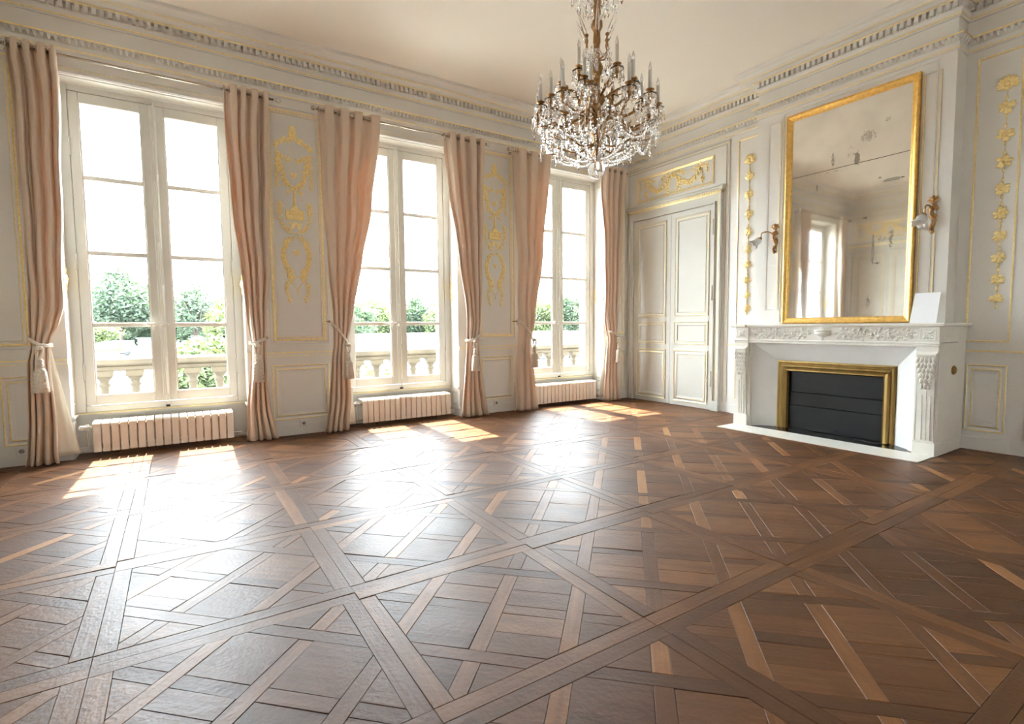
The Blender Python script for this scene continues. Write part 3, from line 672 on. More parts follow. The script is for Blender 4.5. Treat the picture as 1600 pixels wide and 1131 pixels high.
# ---- doors
def door(n, fn, wall, label):
    d = MB(); d.pbox(fn, 4.475, 4.585, 0, 2.995, 0, .035); d.pbox(fn, 6.095, 6.185, 0, 2.995, 0, .035); d.pbox(fn, 4.585, 6.095, 2.865, 2.995, 0, .035)
    d.pbox(fn, 4.475, 4.505, 0, 2.995, .035, .052); d.pbox(fn, 4.505, 4.515, 0, 2.965, .035, .045, 1); d.pbox(fn, 4.505, 6.185, 2.985, 2.995, .035, .05, 1); d.pbox(fn, 4.565, 4.585, 0, 2.885, .035, .055); d.pbox(fn, 4.585, 6.095, 2.865, 2.885, .035, .055)
    d.pbox(fn, 4.47, 4.59, 0, .14, .035, .06); d.pbox(fn, 6.165, 6.185, 0, 2.995, .035, .05)
    dr = struct(d.build('door_%d' % n, [DOORP, GOLD]), label, 'door')
    e = MB()
    for (z0, z1, dd) in ((2.995, 3.005, .055), (3.022, 3.036, .075), (3.036, 3.062, .10), (3.062, 3.075, .112)): e.pbox(fn, 4.475-(dd-.035)*.8, 6.185+min(.02, (dd-.035)), z0, z1, 0, dd)
    e.pbox(fn, 4.47, 6.185, 3.005, 3.022, 0, .058, 1)
    for k in range(60): e.pbox(fn, 4.475+k*.0285, 4.475+k*.0285+.014, 3.006, 3.023, .058, .070, 1)
    e.build('door_entablature', [DOORP, GOLD], dr)
    for a0, a1 in ((4.590, 5.342), (5.346, 6.090)):
        lf = MB().pbox(fn, a0, a1, .008, 2.86, 0, .012).build('door_leaf', DOORP, dr)
        f2 = (lambda a, b, dd: fn(a, b, dd+.012))
        for z0, z1, bd in ((1.335, 2.782, 1), (.915, 1.255, 1), (.068, .832, 0)):
            rc = (a0+.078, a1-.078, z0, z1)
            m_ = MB(); frame(m_, f2, rc, P_DOUBLE if not bd else [(0, 0), (0, .010), (.005, .013), (.012, .010), (.020, .004), (.046, .004), (.052, .012), (.060, .010), (.064, 0)], (1,) if bd else (1, 2, 6))
            if bd: bead_rect(m_, f2, rc, .033, .030, .009, .004, 1, 1.3)
            m_.build('leaf_panel_moulding', [DOORP, GOLD], lf, fix=False)
    for z in (.35, 1.55, 2.45):
        h = MB(); h.tube([fn(4.588, z, .06), fn(4.588, z+.19, .06)], .007, 8); h.ball(fn(4.588, z-.004, .06), .009); h.ball(fn(4.588, z+.194, .06), .009); h.build('hinge', DOORP, dr)
    # frame of beads round door and overdoor, overdoor panel with swags
    mb = MB(); bead_line(mb, fn, (4.405, .14), (4.405, 3.64), .036, .0085, .006); bead_line(mb, fn, (4.405, 3.64), (6.24, 3.64), .036, .0085, .006)
    for q in (4.375, 4.425): mb.pbox(fn, q, q+.010, .14, 3.665 if q < 4.4 else 3.615, 0, .010, 0)
    mb.pbox(fn, 4.375, 6.26, 3.655, 3.668, 0, .012, 0); mb.pbox(fn, 4.43, 6.26, 3.612, 3.622, 0, .010, 0)
    mb.build('bead_frame', [DOORP, GOLD], wall, fix=False)
    moulding(wall, fn, (4.620, 6.040, 3.145, 3.525), P_BIG, (1, 2, 4), (.026, .026, .006, .008, 1), name='overdoor_moulding')
    cx = 5.33
    root = MB(); rosette(root, fn, cx, 3.435, .05, 9); knob(root, fn, cx, 3.43, .022, .02)
    for k in range(7): petal(root, fn, cx-.10+.033*k, 3.185, pi/2+(3-k)*.28, .035, .026)
    root = root.build('gilt_overdoor_relief', GOLD, wall)
    for sg in (-1, 1):
        g = MB(); leafy(g, fn, [(cx+sg*.05, 3.43), (cx+sg*.17, 3.30), (cx+sg*.29, 3.255), (cx+sg*.41, 3.31), (cx+sg*.50, 3.45)], .020, .050, .006, 0, .010)
        for k in range(9):
            an = pi*(1.08+.84*k/8); rosette(g, fn, cx+sg*.29+.085*cos(an), 3.335+.075*sin(an), .030, 6)
        g.build('swag', GOLD, root)
        g = MB(); leafy(g, fn, [(cx+sg*.045, 3.44), (cx+sg*.10, 3.33), (cx+sg*.11, 3.22)], .013, .045, .006, 0, .008); rosette(g, fn, cx+sg*.105, 3.30, .035, 7); g.build('leaf_spray', GOLD, root)
        g = MB(); stem(g, fn, [(cx+sg*.50, 3.45), (cx+sg*.515, 3.36), (cx+sg*.515, 3.29)], .006); rosette(g, fn, cx+sg*.515, 3.255, .042, 8); rosette(g, fn, cx+sg*.50, 3.455, .028); knob(g, fn, cx+sg*.515, 3.255, .022, .015)
        petal(g, fn, cx+sg*.515, 3.225, -pi/2, .04, .03); leafy(g, fn, [(cx+sg*.52, 3.46), (cx+sg*.58, 3.44), (cx+sg*.60, 3.36)], .018, .034); leafy(g, fn, [(cx+sg*.48, 3.46), (cx+sg*.40, 3.44), (cx+sg*.35, 3.40)], .022, .034); g.build('flower_pendant', GOLD, root)
        g = MB(); leafy(g, fn, [(cx+sg*.03, 3.45), (cx+sg*.13, 3.46), (cx+sg*.20, 3.41)], .016, .036); g.build('ribbon', GOLD, root)
    return dr
door(1, PF, wall_right, 'cream double door with gilt panel mouldings left of the fireplace')
door(2, lambda a, b, d: PF(5.76-a, b, d), wall_right, 'cream double door at the right end of the fireplace wall')
door(3, PL, wall_left, 'cream double door seen in the mirror on the far wall')

# ---- windows
def window(n, c, label):
    y0, y1 = 6.448, 6.498
    f = MB(); f.box(c-EH, c-.655, y0, y1, .40, 3.50, 0, .004); f.box(c+.655, c+EH, y0, y1, .40, 3.50, 0, .004)
    f.box(c-.655, c+.655, y0, y1, 3.442, 3.50, 0, .004); f.box(c-.655, c+.655, y0-.006, y1, .40, .462, 0, .006)
    wn = struct(f.build('window_%d' % n, JOIN), label, 'window')
    for sg in (-1, 1):
        a0, a1 = sorted((c+sg*.652, c+sg*.004)); g0, g1 = sorted((c+sg*.574, c+sg*.098))
        l = MB(); l.box(a0, g0, y0+.004, y1-.006, .466, 3.438, 0, .005); l.box(g1, a1, y0+.004, y1-.006, .466, 3.438, 0, .005)
        l.box(g0, g1, y0+.004, y1-.006, .466, .566, 0, .005); l.box(g0, g1, y0+.004, y1-.006, 3.342, 3.438, 0, .005)
        # stop bead inside the opening
        for q in ((g0, g0+.010), (g1-.010, g1)): l.box(q[0], q[1], y0+.012, y1-.014, .566, 3.342)
        lf = l.build('casement', JOIN, wn)
        zz = [.566, 1.250, 1.945, 2.655, 3.342]
        for z in zz[1:4]:
            b = MB(); b.box(g0, g1, y0+.010, y1-.008, z-.022, z+.022, 0, .006); b.build('glazing_bar', JOIN, lf)
        for k in range(4):
            MB().box(g0+.001, g1-.001, 6.468, 6.472, zz[k]+(.0 if k == 0 else .022), zz[k+1]-(.0 if k == 3 else .022)).build('pane', PANE, lf)
        for z in (.72, 1.78, 2.85):
            h = MB(); x = c+sg*.654; h.tube([(x, y0-.006, z), (x, y0-.006, z+.15)], .008, 8); h.ball((x, y0-.006, z-.006), .010); h.ball((x, y0-.006, z+.156), .010); h.build('hinge', JOIN, lf)
    a = MB(); a.box(c-.030, c+.030, y0-.010, y0+.006, .468, 3.436, 0, .006); a.box(c-.012, c+.012, y0-.018, y0-.008, .47, 3.434, 0, .005); a.build('meeting_stile', JOIN, wn)
    # espagnolette bolt
    x = c+.012; e = MB(); e.tube([(x, y0-.034, .43), (x, y0-.034, 3.46)], .009, 8)
    for z in (.50, .95, 1.62, 2.05, 2.72, 3.25): e.lathe([(z-.035, .0095), (z-.028, .014), (z-.015, .011), (z, .016), (z+.015, .011), (z+.028, .014), (z+.035, .0095)], (x, y0-.034, 0), 8)
    for z in (.60, 1.50, 2.40, 3.10): e.box(x-.014, x+.014, y0-.034, y0-.004, z-.012, z+.012, 0, .003)
    e.build('espagnolette_bolt', JOIN, wn)
    k = MB(); k.box(x-.030, x+.018, y0-.050, y0-.008, 1.215, 1.275, 0, .006); k.tube(catmull([(x-.01, y0-.050, 1.255), (x-.05, y0-.062, 1.262), (x-.09, y0-.064, 1.256), (x-.115, y0-.064, 1.255)], 5), [.010]*5+[.008]*5+[.011]*6, 8)
    k.ball((x-.075, y0-.063, 1.258), .016, 8, 6, 0, (1.3, .6, 1)); k.ball((x+.030, y0-.045, 1.25), .014)
    hd = k.build('window_handle', JOIN, wn); MB().lathe([(0, .010), (.008, .019), (.022, .022), (.036, .017), (.044, .006)], (x-.112, y0-.064, 1.255), 12, ax=Matrix.Rotation(-pi/2, 3, 'Y')).build('handle_knob', PORC, hd)
    d = MB(); d.box(x-.022, x+.014, y0-.030, y0-.005, .405, .425); d.build('bolt_keeper', BLACK, wn)
    return wn
window(1, WX[0], 'tall cream casement window nearest the left edge, eight panes')
window(2, WX[1], 'tall cream casement window in the middle of the wall, eight panes')
window(3, WX[2], 'tall cream casement window nearest the corner and chandelier, eight panes')

# ================================================================ THINGS
# ---- radiators
def radiator(c, label, valve_side=-1):
    t = thing('radiator', label, 'radiator', (c, 6.30, 0), 'low sectional radiators under the windows')
    N = 17; p = 1.18/N
    x0 = c-.59
    for k in range(N):
        m = MB(); a = x0+k*p
        m.box(a+.003, a+p-.0065, 6.200, 6.214, .047, .318, 0, .004)
        m.prism([(6.200, .314), (6.212, .330), (6.38, .334), (6.40, .322), (6.40, .312), (6.214, .312)], lambda u, v, d: Vector((a+.003+d, u, v)), 0, p-.0095)
        m.box(a+p*.32, a+p*.62, 6.214, 6.39, .06, .312); m.box(a+.006, a+p-.009, 6.385, 6.40, .047, .312, 0, .003)
        m.build('section', RADM, t)
    for z in (.085, .275): MB().tube([(x0, 6.30, z), (x0+1.18, 6.30, z)], .020, 10).build('header_pipe', RADM, t)
    for xx in (c-.40, c+.40):
        f = MB(); f.tube([(xx, 6.26, .05), (xx, 6.26, .012)], .009, 8); f.lathe([(0, .018), (.008, .020), (.014, .010)], (xx, 6.26, 0), 10); f.tube([(xx, 6.32, .055), (xx, 6.26, .05)], .008, 6); f.build('foot', METAL, t)
    v = MB(); s = valve_side; xv = c+s*.59
    v.tube([(xv, 6.30, .275), (xv+s*.045, 6.30, .275)], .013, 10); v.lathe([(-.03, .015), (.03, .015)], (xv+s*.045, 6.30, .275), 10); v.tube([(xv+s*.045, 6.30, .25), (xv+s*.045, 6.30, .06)], .008, 8); v.tube([(xv+s*.045, 6.30, .06), (xv+s*.14, 6.31, .045)], .008, 8); v.tube([(xv, 6.30, .085), (xv+s*.14, 6.30, .08)], .008, 8)
    v.build('supply_pipe', RADM, t)
    h = MB(); h.lathe([(0, .012), (.012, .020), (.052, .024), (.062, .018), (.066, .006)], (xv+s*.045, 6.295, .278), 12, ax=Matrix.Rotation(s*pi/2, 3, 'Y') @ Matrix.Rotation(.35, 3, 'X')); h.build('valve_head', PORC, t)
    o = MB(); o.tube([(c-s*.59, 6.30, .085), (c-s*.72, 6.31, .075)], .008, 8); o.tube([(c-s*.60, 6.33, .05), (c-s*.73, 6.34, .045)], .008, 8)
    for q in (.63, .68): o.lathe([(-.012, .012), (.012, .012)], (c-s*q, 6.305, .08), 6, ax=Matrix.Rotation(pi/2, 3, 'Y'))
    o.build('return_pipe', RADM, t)
radiator(WX[0]-.004, 'low cream radiator under the leftmost window')
radiator(WX[1]+.012, 'low cream radiator under the middle window')
radiator(WX[2]-.010, 'low cream radiator under the window nearest the door')

# ---- curtains, rods, tiebacks
RY, RZ = 6.085, 3.600
def lerp_tab(tab, z):
    for i in range(len(tab)-1):
        if tab[i][0] >= z >= tab[i+1][0]:
            t = (tab[i][0]-z)/(tab[i][0]-tab[i+1][0]); t = t*t*(3-2*t)*.5+t*.5
            return [a+(b-a)*t for a, b in zip(tab[i][1:], tab[i+1][1:])]
    return list(tab[-1][1:])
def curtain(tab, N, label, tie, hook, lin, seed, hem):
    rnd = random.Random(seed); zt = tab[0][0]; ztie = tie[1]
    t = thing('curtain', label, 'curtain', ((tab[-1][1]+tab[-1][2])/2, RY, 0), 'tan eyelet curtains held back at the windows')
    ph = [rnd.uniform(-.6, .6) for _ in range(N+2)]; wv = [rnd.uniform(.75, 1.25) for _ in range(N+2)]
    tot = sum(wv[:N]); cum = [0]
    for k in range(N): cum.append(cum[-1]+wv[k]/tot)
    def warp(u):
        for k in range(N):
            if u <= cum[k+1]+1e-9: return k+(u-cum[k])/(cum[k+1]-cum[k])
        return N
    inv = lambda m: next((cum[k]+(m-k)*(cum[k+1]-cum[k]) for k in range(N) if m <= k+1), 1.0)
    def surf(u, z, dy=0):
        xl, xr = lerp_tab(tab, z); W = xr-xl
        k = warp(u); dt = abs(z-ztie); near = math.exp(-(dt/.16)**2); below = z < ztie
        f = 2*pi*k+(.0 if z > zt-.5 else 0)
        a_top = .050; amp = a_top*(1-.5*min(1, (zt-z)/(zt-ztie))) if not below else .022+.018*min(1, (ztie-z)/1.0)
        amp = amp*(1-near)+.022*near
        fr = f+ (rnd_phase(k, z) if z < zt-.3 else rnd_phase(k, z)*max(0, (zt-z)/.3))
        y = RY+amp*max(-1, min(1, 1.0*math.tanh(2.2*sin(fr))))*.9+.10*amp*sin(2*fr+ph[int(k) % N])
        y += .030*near*(-1)*sin(pi*u)-.03*near+.03*near   # gathered bundle bulges to the room
        if not below: y -= .028*math.exp(-((z-ztie-.22)/.16)**2)*sin(pi*u)
        x = xl+W*u+.32*(W/N)*cos(fr)*min(1, .35+near*.1)*(1 if 0.02 < u < .98 else 0)*.55
        x += .004*sin(7*z+ph[0]*5)+.006*sin(2.1*z+ph[1]*4)*(0 if z > zt-.2 else 1)
        if z < .10: x += (u-.5)*.05*(1-z/.10)*.5; y += .010*sin(5*pi*u+ph[2])*(1-z/.10)
        return x, y+dy, z
    def rnd_phase(k, z): 
        i = int(k); return .55*sin(1.3*z+ph[i % N]*6)+.35*sin(3.1*z+ph[(i+1) % N]*5)*(.3+.7*(z < ztie+.4))
    nu, nz = N*22, 84; V = []; F = []
    zsl = []
    for j in range(nz+1):
        q = j/nz; zsl.append(zt-(zt-hem)*q)
    for z in zsl:
        for i in range(nu+1): V.append(surf(i/nu, z))
    for j in range(nz):
        for i in range(nu): a = j*(nu+1)+i; F.append((a, a+1, a+nu+2, a+nu+1))
    d = MB().add(V, F, 0, True).build('drape', CURT, t, fix=False)
    sm = d.modifiers.new('thickness', 'SOLIDIFY'); sm.thickness = .004; sm.offset = 0
    # eyelets on the rod: at each pleat crossing
    for m in range(N*2):
        u = inv(min(N-.01, m/2+.0)) if m else .012
        x, y, z = surf(u, RZ)
        e = MB(); P = [(x, RY+.026*cos(q*pi/8), RZ+.026*sin(q*pi/8)) for q in range(17)]; e.tube(P, .0055, 6, cap=False); e.build('eyelet', METAL, t)
    if lin:  # cream lining showing on the window side
        x0, x1, xb = lin; V = []; F = []; n = 14; mz = 24; z1 = ztie+.02; z0 = hem+.05
        for j in range(mz+1):
            q = j/mz; z = z1-(z1-z0)*q
            for i in range(n+1):
                u = i/n; xa = x0; xe = x1+(xb-x1)*q; V.append((xa+(xe-xa)*u, RY+.035+.05*q*u+.014*sin(3*pi*u+2*q)*q, z-.02*u*q*0))
        for j in range(mz):
            for i in range(n): a = j*(n+1)+i; F.append((a, a+1, a+n+2, a+n+1))
        l = MB().add(V, F, 0, True).build('lining', LINING, t, fix=False, label='cream lining flaring towards the window'); l.modifiers.new('thickness', 'SOLIDIFY').thickness = .003
    return t
def tieback(x0, x1, hook, knot, label):
    # loop round the gathered curtain from the wall hook to the tassel
    t = thing('curtain_tieback', label, 'tieback', (knot[0], 6.02, knot[1]-.40), 'cream cord tiebacks with tassels')
    cx, hw = (x0+x1)/2, (x1-x0)/2+.012
    P = []
    for k in range(25):
        a = 2*pi*k/24; x = cx+hw*cos(a); f = (x-hook[0])/(knot[0]-hook[0]) if abs(knot[0]-hook[0]) > .01 else 0
        f = max(-.05, min(1.15, f)); z = hook[1]+(knot[1]+.02-hook[1])*f
        P.append((x, RY-.005+(.074 if sin(a) > 0 else .088)*sin(a), z))
    c = MB(); c.tube(P, .011, 8, cap=False)
    P2 = [(p[0], p[1]-.004*(1 if i < 13 else -1), p[2]+.016+.004*sin(i*1.7)) for i, p in enumerate(P)]; c.tube(P2, .010, 8, cap=False); c.build('cord', ROPE, t)
    h = MB(); h.tube([(hook[0], YW-.002, hook[1]), (hook[0], RY+.02, hook[1])], .007, 8); h.ball((hook[0], RY+.02, hook[1]), .014); h.build('wall_hook', BRONZE, t)
    kx, kz = knot; ky = RY-.100
    m = MB(); m.lathe([(-.020, .020), (-.012, .030), (.012, .030), (.020, .020)], (kx, ky, kz), 12)
    for s in (-1, 1): m.tube(catmull([(kx+s*.026, ky, kz), (kx+s*.022, ky-.006, kz-.04), (kx+s*.006, ky-.004, kz-.095)], 5), .0085, 6)
    m.build('knot', ROPE, t)
    g = MB(); g.lathe([(-.085, .010), (-.098, .022), (-.115, .031), (-.130, .024), (-.137, .029), (-.150, .031), (-.158, .024), (-.166, .030), (-.176, .026)], (kx, ky, kz), 16); g.build('tassel_head', ROPE, t)
    s_ = MB(); s_.lathe([(-.174, .022), (-.19, .036), (-.21, .043), (-.30, .050), (-.385, .055), (-.388, .050)], (kx, ky, kz), 36, ribs=18, rib=.05)
    sk = s_.build('tassel_skirt', ROPE, t)
    for a in (-2.2, -1.2, -.4):
        q = MB()
        for j in range(5):
            z = kz-.205-.036*j; r = .045+.0025*j; q.ball((kx+r*cos(a-.35), ky+r*sin(a-.35), z), .0085, 6, 4)
        q.build('tassel_bobble', ROPE, sk)
CT = [
 ([(3.655, -1.095, -.765), (2.4, -1.070, -.795), (1.60, -1.055, -.822), (1.42, -1.07, -.828), (1.24, -1.078, -.875), (1.12, -1.075, -.930), (1.04, -1.070, -.945), (.90, -1.100, -.945), (.5, -1.125, -.940), (.012, -1.150, -.940)], 4,
  'tan curtain left of the leftmost window, its white lining flaring out below the tie', (-1.005, 1.05), (-1.085, 1.13), (-1.00, -.95, -.79), 1),
 ([(3.655, .500, .916), (2.6, .528, .885), (1.82, .583, .855), (1.30, .630, .815), (1.03, .655, .790), (.68, .638, .800), (.35, .605, .832), (.012, .588, .885)], 4,
  'tan curtain right of the leftmost window', (.705, 1.03), (.815, 1.10), None, 2),
 ([(3.655, 1.415, 2.115), (2.6, 1.450, 1.995), (2.0, 1.473, 1.868), (1.25, 1.500, 1.700), (1.0, 1.502, 1.655), (.85, 1.475, 1.660), (.4, 1.430, 1.675), (.012, 1.388, 1.640)], 4,
  'wide tan curtain left of the middle window glowing orange, cord hooked to its left', (1.640, 1.01), (1.470, 1.275), (1.56, 1.66, 1.75), 3),
 ([(3.655, 2.923, 3.510), (2.95, 3.016, 3.484), (2.0, 3.13, 3.45), (1.29, 3.225, 3.425), (1.0, 3.215, 3.392), (.6, 3.180, 3.430), (.012, 3.130, 3.525)], 4,
  'tan curtain right of the middle window', (3.290, 1.01), (3.425, 1.12), None, 4),
 ([(3.635, 3.945, 4.610), (2.2, 4.055, 4.450), (1.27, 4.040, 4.295), (1.02, 4.032, 4.235), (.5, 3.995, 4.300), (.012, 3.970, 4.350)], 3,
  'wide tan curtain left of the window nearest the corner', (4.240, 1.01), (4.020, 1.275), None, 5),
 ([(3.655, 5.600, 6.085), (2.3, 5.645, 5.985), (1.30, 5.660, 5.930), (1.10, 5.70, 5.905), (1.0, 5.735, 5.900), (.6, 5.700, 5.950), (.012, 5.670, 6.000)], 4,
  'tan curtain in the corner beside the cream double door', (5.875, 1.01), (5.70, 1.12), (5.80, 5.72, 5.60), 6)]
for tab, N, lab, tie, hook, lin, sd in CT:
    curtain(tab, N, lab, tie, hook, lin, sd*13, .012)
    a, b = lerp_tab(tab, tie[1])
    tieback(a, b, hook, tie, 'cream cord and tassel around the '+lab.split(',')[0].replace(' glowing orange', ''))
for x0, x1, lab in ((-1.16, .965, 'over the leftmost window'), (1.41, 3.53, 'over the middle window'), (3.945, 6.11, 'over the window nearest the corner')):
    t = thing('curtain_rod', 'slim metal curtain rod with ball ends '+lab, 'curtain rod', ((x0+x1)/2, RY, RZ), 'curtain rods over the windows')
    MB().tube([(x0, RY, RZ), (x1, RY, RZ)], .0115, 12).build('rod', METAL, t)
    for s, x in ((-1, x0), (1, x1)): MB().lathe([(0, .0125), (.01, .016), (.02, .010), (.032, .022), (.048, .026), (.064, .020), (.072, .004)], (x, RY, RZ), 12, ax=Matrix.Rotation(s*pi/2, 3, 'Y')).build('finial', CRYSTAL if s > 0 else METAL, t)
    for x in (x0+.05, x1-.05):
        b = MB(); b.tube([(x, YW-.0, RZ-.0), (x, RY, RZ)], .006, 8); b.lathe([(0, .024), (.006, .024), (.010, .012)], (x, YW, RZ), 12, ax=Matrix.Rotation(pi/2, 3, 'X')); b.tube([(x-.008, RY, RZ), (x+.008, RY, RZ)], .016, 10); b.build('bracket', METAL, t)

# ---- sockets
def socket(x, z, label):
    t = thing('wall_socket', label, 'socket', (x, YW-.016, z), 'power sockets in the baseboard')
    MB().box(x-.040, x+.040, YW-.024, YW-.0141, z-.040, z+.040, 0, .004).build('plate', PLASTIC, t)
    m = MB(); m.lathe([(0, .026), (.004, .026), (.004, .022), (-.004, .020)], (x, YW-.024, z), 20, ax=Matrix.Rotation(pi/2, 3, 'X')); m.build('socket_ring', PLASTIC, t)
    m = MB(); m.lathe([(0, .019), (.001, .019)], (x, YW-.0285, z), 20, ax=Matrix.Rotation(pi/2, 3, 'X'))
    m.tube([(x, YW-.028, z+.010), (x, YW-.036, z+.010)], .0025, 6); m.build('socket_well', PLASTICD, t)
socket(1.175, .128, 'white square wall socket in the pier left of the middle window')
socket(3.730, .138, 'white square wall socket in the pier right of the middle window')
socket(-1.20, .130, 'wall socket at the far left beside the leftmost curtain')

# ---- fireplace
FX = 5.66
fp = thing('fireplace', 'white carved marble fireplace with brass surround and black closed front', 'fireplace', (5.9, 2.80, 0))
PM = lambda a, b, d: Vector((FX-d, a, b))
Y0, Y1 = 1.805, 3.795
m = MB(); prof = [(XB, 1.166), (FX-.022, 1.166), (FX-.030, 1.174), (FX-.040, 1.182), (FX-.040, 1.196), (FX-.034, 1.201), (XB, 1.201)]
m.prism([(p[0], p[1]) for p in prof], lambda u, v, d: Vector((u, d, v)), Y0-.022, Y1+.022)
for yy in (Y0-.045, Y1-.155): m.box(FX-.056, XB, yy, yy+.20, 1.170, 1.1995, 0, .006)
m.box(XB+.001, XF-.002, Y0-.03, BY0-.001, 1.172, 1.1985); 
m.build('mantel_shelf', MARBLE, fp)
m = MB(); m.box(FX, XB-.001, Y0+.16, Y1-.16, 1.03, 1.166); m.box(FX-.012, FX+.05, Y0+.16, Y1-.16, 1.005, 1.03, 0, .006); m.box(FX-.006, FX+.08, Y0+.16, Y1-.16, .985, 1.005, 0, .004)
fz = m.build('frieze', MARBLE, fp)
random.seed(5)
for s in (-1, 1):
    m = MB(); c = 2.80
    for w in range(2):
        leafy(m, PM, [(c+s*.11, 1.10), (c+s*.25, 1.075+w*.05), (c+s*.40, 1.125-w*.05), (c+s*.55, 1.075+w*.05), (c+s*.69, 1.12-w*.05), (c+s*.79, 1.10)], .020, .046, .003, 0, .005)
    for k in range(5): rosette(m, PM, c+s*(.20+.13*k), 1.098+.012*(-1)**k, .036, 6, .004)
    m.build('vine_carving', MARBLE, fz)
m = MB(); m.lathe([(1.030, .028), (1.040, .030), (1.046, .014), (1.060, .018), (1.085, .070), (1.112, .082), (1.120, .076), (1.128, .086), (1.136, .086), (1.140, .04), (1.150, .014)], (FX+.012, 2.80, 0), 24); m.build('urn', MARBLE, fz)
for k, yc in enumerate((1.888, 3.712)):
    hw = .083
    m = MB(); m.box(FX-.022, XB-.001, yc-hw, yc+hw, 1.025, 1.166); m.box(FX-.034, FX+.05, yc-hw-.010, yc+hw+.010, 1.008, 1.027, 0, .005); m.box(FX-.028, FX+.05, yc-hw-.004, yc+hw+.004, .993, 1.008, 0, .004)
    frame(m, lambda a, b, d: PM(a, b, d+.022), (yc-.062, yc+.062, 1.045, 1.148), [(0, 0), (.002, .004), (.008, .004), (.012, -.001)]); 
    cb = m.build('corner_block', MARBLE, fp)
    m = MB(); f2 = lambda a, b, d: PM(a, b, d+.022); rosette(m, f2, yc, 1.096, .042, 8, .0)
    for q in range(4): petal(m, f2, yc, 1.096, pi/4+q*pi/2, .062, .03, 0, .012)
    m.build('rosette', MARBLE, cb)
    # console leg: tapering scroll with leaf, flutes and plinth
    m = MB(); d0 = .055
    pr_ = [(.993, .010), (.945, .010), (.925, .034), (.86, .038), (.60, .022), (.30, .008), (.135, .0), (.128, .0)]
    wv_ = [.078, .078, .072, .070, .064, .062, .066, .070]
    V = []; F = []
    for (z, d), w_ in zip(pr_, wv_): V += [PM(yc-w_, z, -d0), PM(yc-w_, z, d), PM(yc+w_, z, d), PM(yc+w_, z, -d0)]
    for i in range(len(pr_)-1):
        for j in range(3): F.append((i*4+j, i*4+j+1, (i+1)*4+j+1, (i+1)*4+j))
    m.add(V, F); m.box(FX+.02, FX+.30, yc-.078, yc+.078, .12, .995)
    lg = m.build('leg', MARBLE, fp)
    m = MB()
    fl_ = lambda a, b, d: PM(a, b, d+ (.010+.028*max(0, min(1, (b-.30)/.56)) if b < .86 else .038))
    for row in range(6):
        z = .905-row*.046; n = 5-row//2; w_ = .050*(1-row*.13)
        for j in range(n):
            a = yc+(j-(n-1)/2)*2*w_/max(1, n-1) if n > 1 else yc
            petal(m, fl_, a, z, -pi/2+(j-(n-1)/2)*.16, .075, .036, .002, .016)
    petal(m, fl_, yc, .66, -pi/2, .06, .03, .002, .012); m.box(FX-.046, FX-.030, yc-.066, yc+.066, .905, .922, 0, .004)
    m.build('acanthus_leaf', MARBLE, lg)
    for j in range(3):
        a = yc+(j-1)*.032; m = MB(); ff = lambda a_, b, d: PM(a_, b, d+.006+.020*max(0, (b-.15)/.5))
        m.prism([(a-.009, .145), (a+.009, .145), (a+.010, .60-.05*abs(j-1)), (a-.010, .60-.05*abs(j-1))], ff, -.01, .006); m.build('flute', MARBLE, lg)
    m = MB(); m.box(FX-.022, FX+.30, yc-.088, yc+.088, 0, .122, 0, .005); m.box(FX-.016, FX+.20, yc-.080, yc+.080, .122, .132, 0, .003); m.build('plinth', MARBLE, lg)
for ya, yb in ((Y0+.0, Y0+.02), (Y1-.02, Y1)):
    MB().box(FX+.03, XB-.001, ya+.003, yb-.003, 0, 1.02).build('side_slab', MARBLE, fp)
MB().box(XB-.001, XF-.018, Y0+.0045, BY0-.002, 0, 1.168).build('return_slab', MARBLE, fp)
# splayed white surround, inner marble fillets
IY0, IY1, BX = 1.985, 3.610, 5.865     # outer mouth and brass plane
ja, jb = 2.195, 3.385
for sg, (yo, yi) in ((1, (IY0, ja)), (-1, (IY1, jb))):
    m = MB(); m.add([(5.715, yo, 0), (BX, yi, 0), (BX, yi, .785), (5.715, yo, .985), (5.75, yo-sg*.03, 0), (BX+.03, yi-sg*.02, 0), (BX+.03, yi-sg*.02, .80), (5.75, yo-sg*.03, 1.0)],
        [(0, 1, 2, 3), (4, 7, 6, 5), (0, 3, 7, 4), (1, 5, 6, 2), (0, 4, 5, 1), (3, 2, 6, 7)]); m.build('jamb_panel', WHITEGLOSS, fp)
    MB().box(5.672, 5.80, min(yo, yo-sg*.016), max(yo, yo-sg*.016), .0, .985, 0, .003).build('marble_fillet', MARBLE, fp)
m = MB(); m.add([(5.715, IY0, .985), (BX, ja, .785), (BX, jb, .785), (5.715, IY1, .985), (5.75, IY0, 1.0), (BX+.03, ja, .80), (BX+.03, jb, .80), (5.75, IY1, 1.0)], [(0, 1, 2, 3), (4, 7, 6, 5), (0, 4, 5, 1), (2, 6, 7, 3), (1, 5, 6, 2), (0, 3, 7, 4)]); m.build('lintel_panel', WHITEGLOSS, fp)
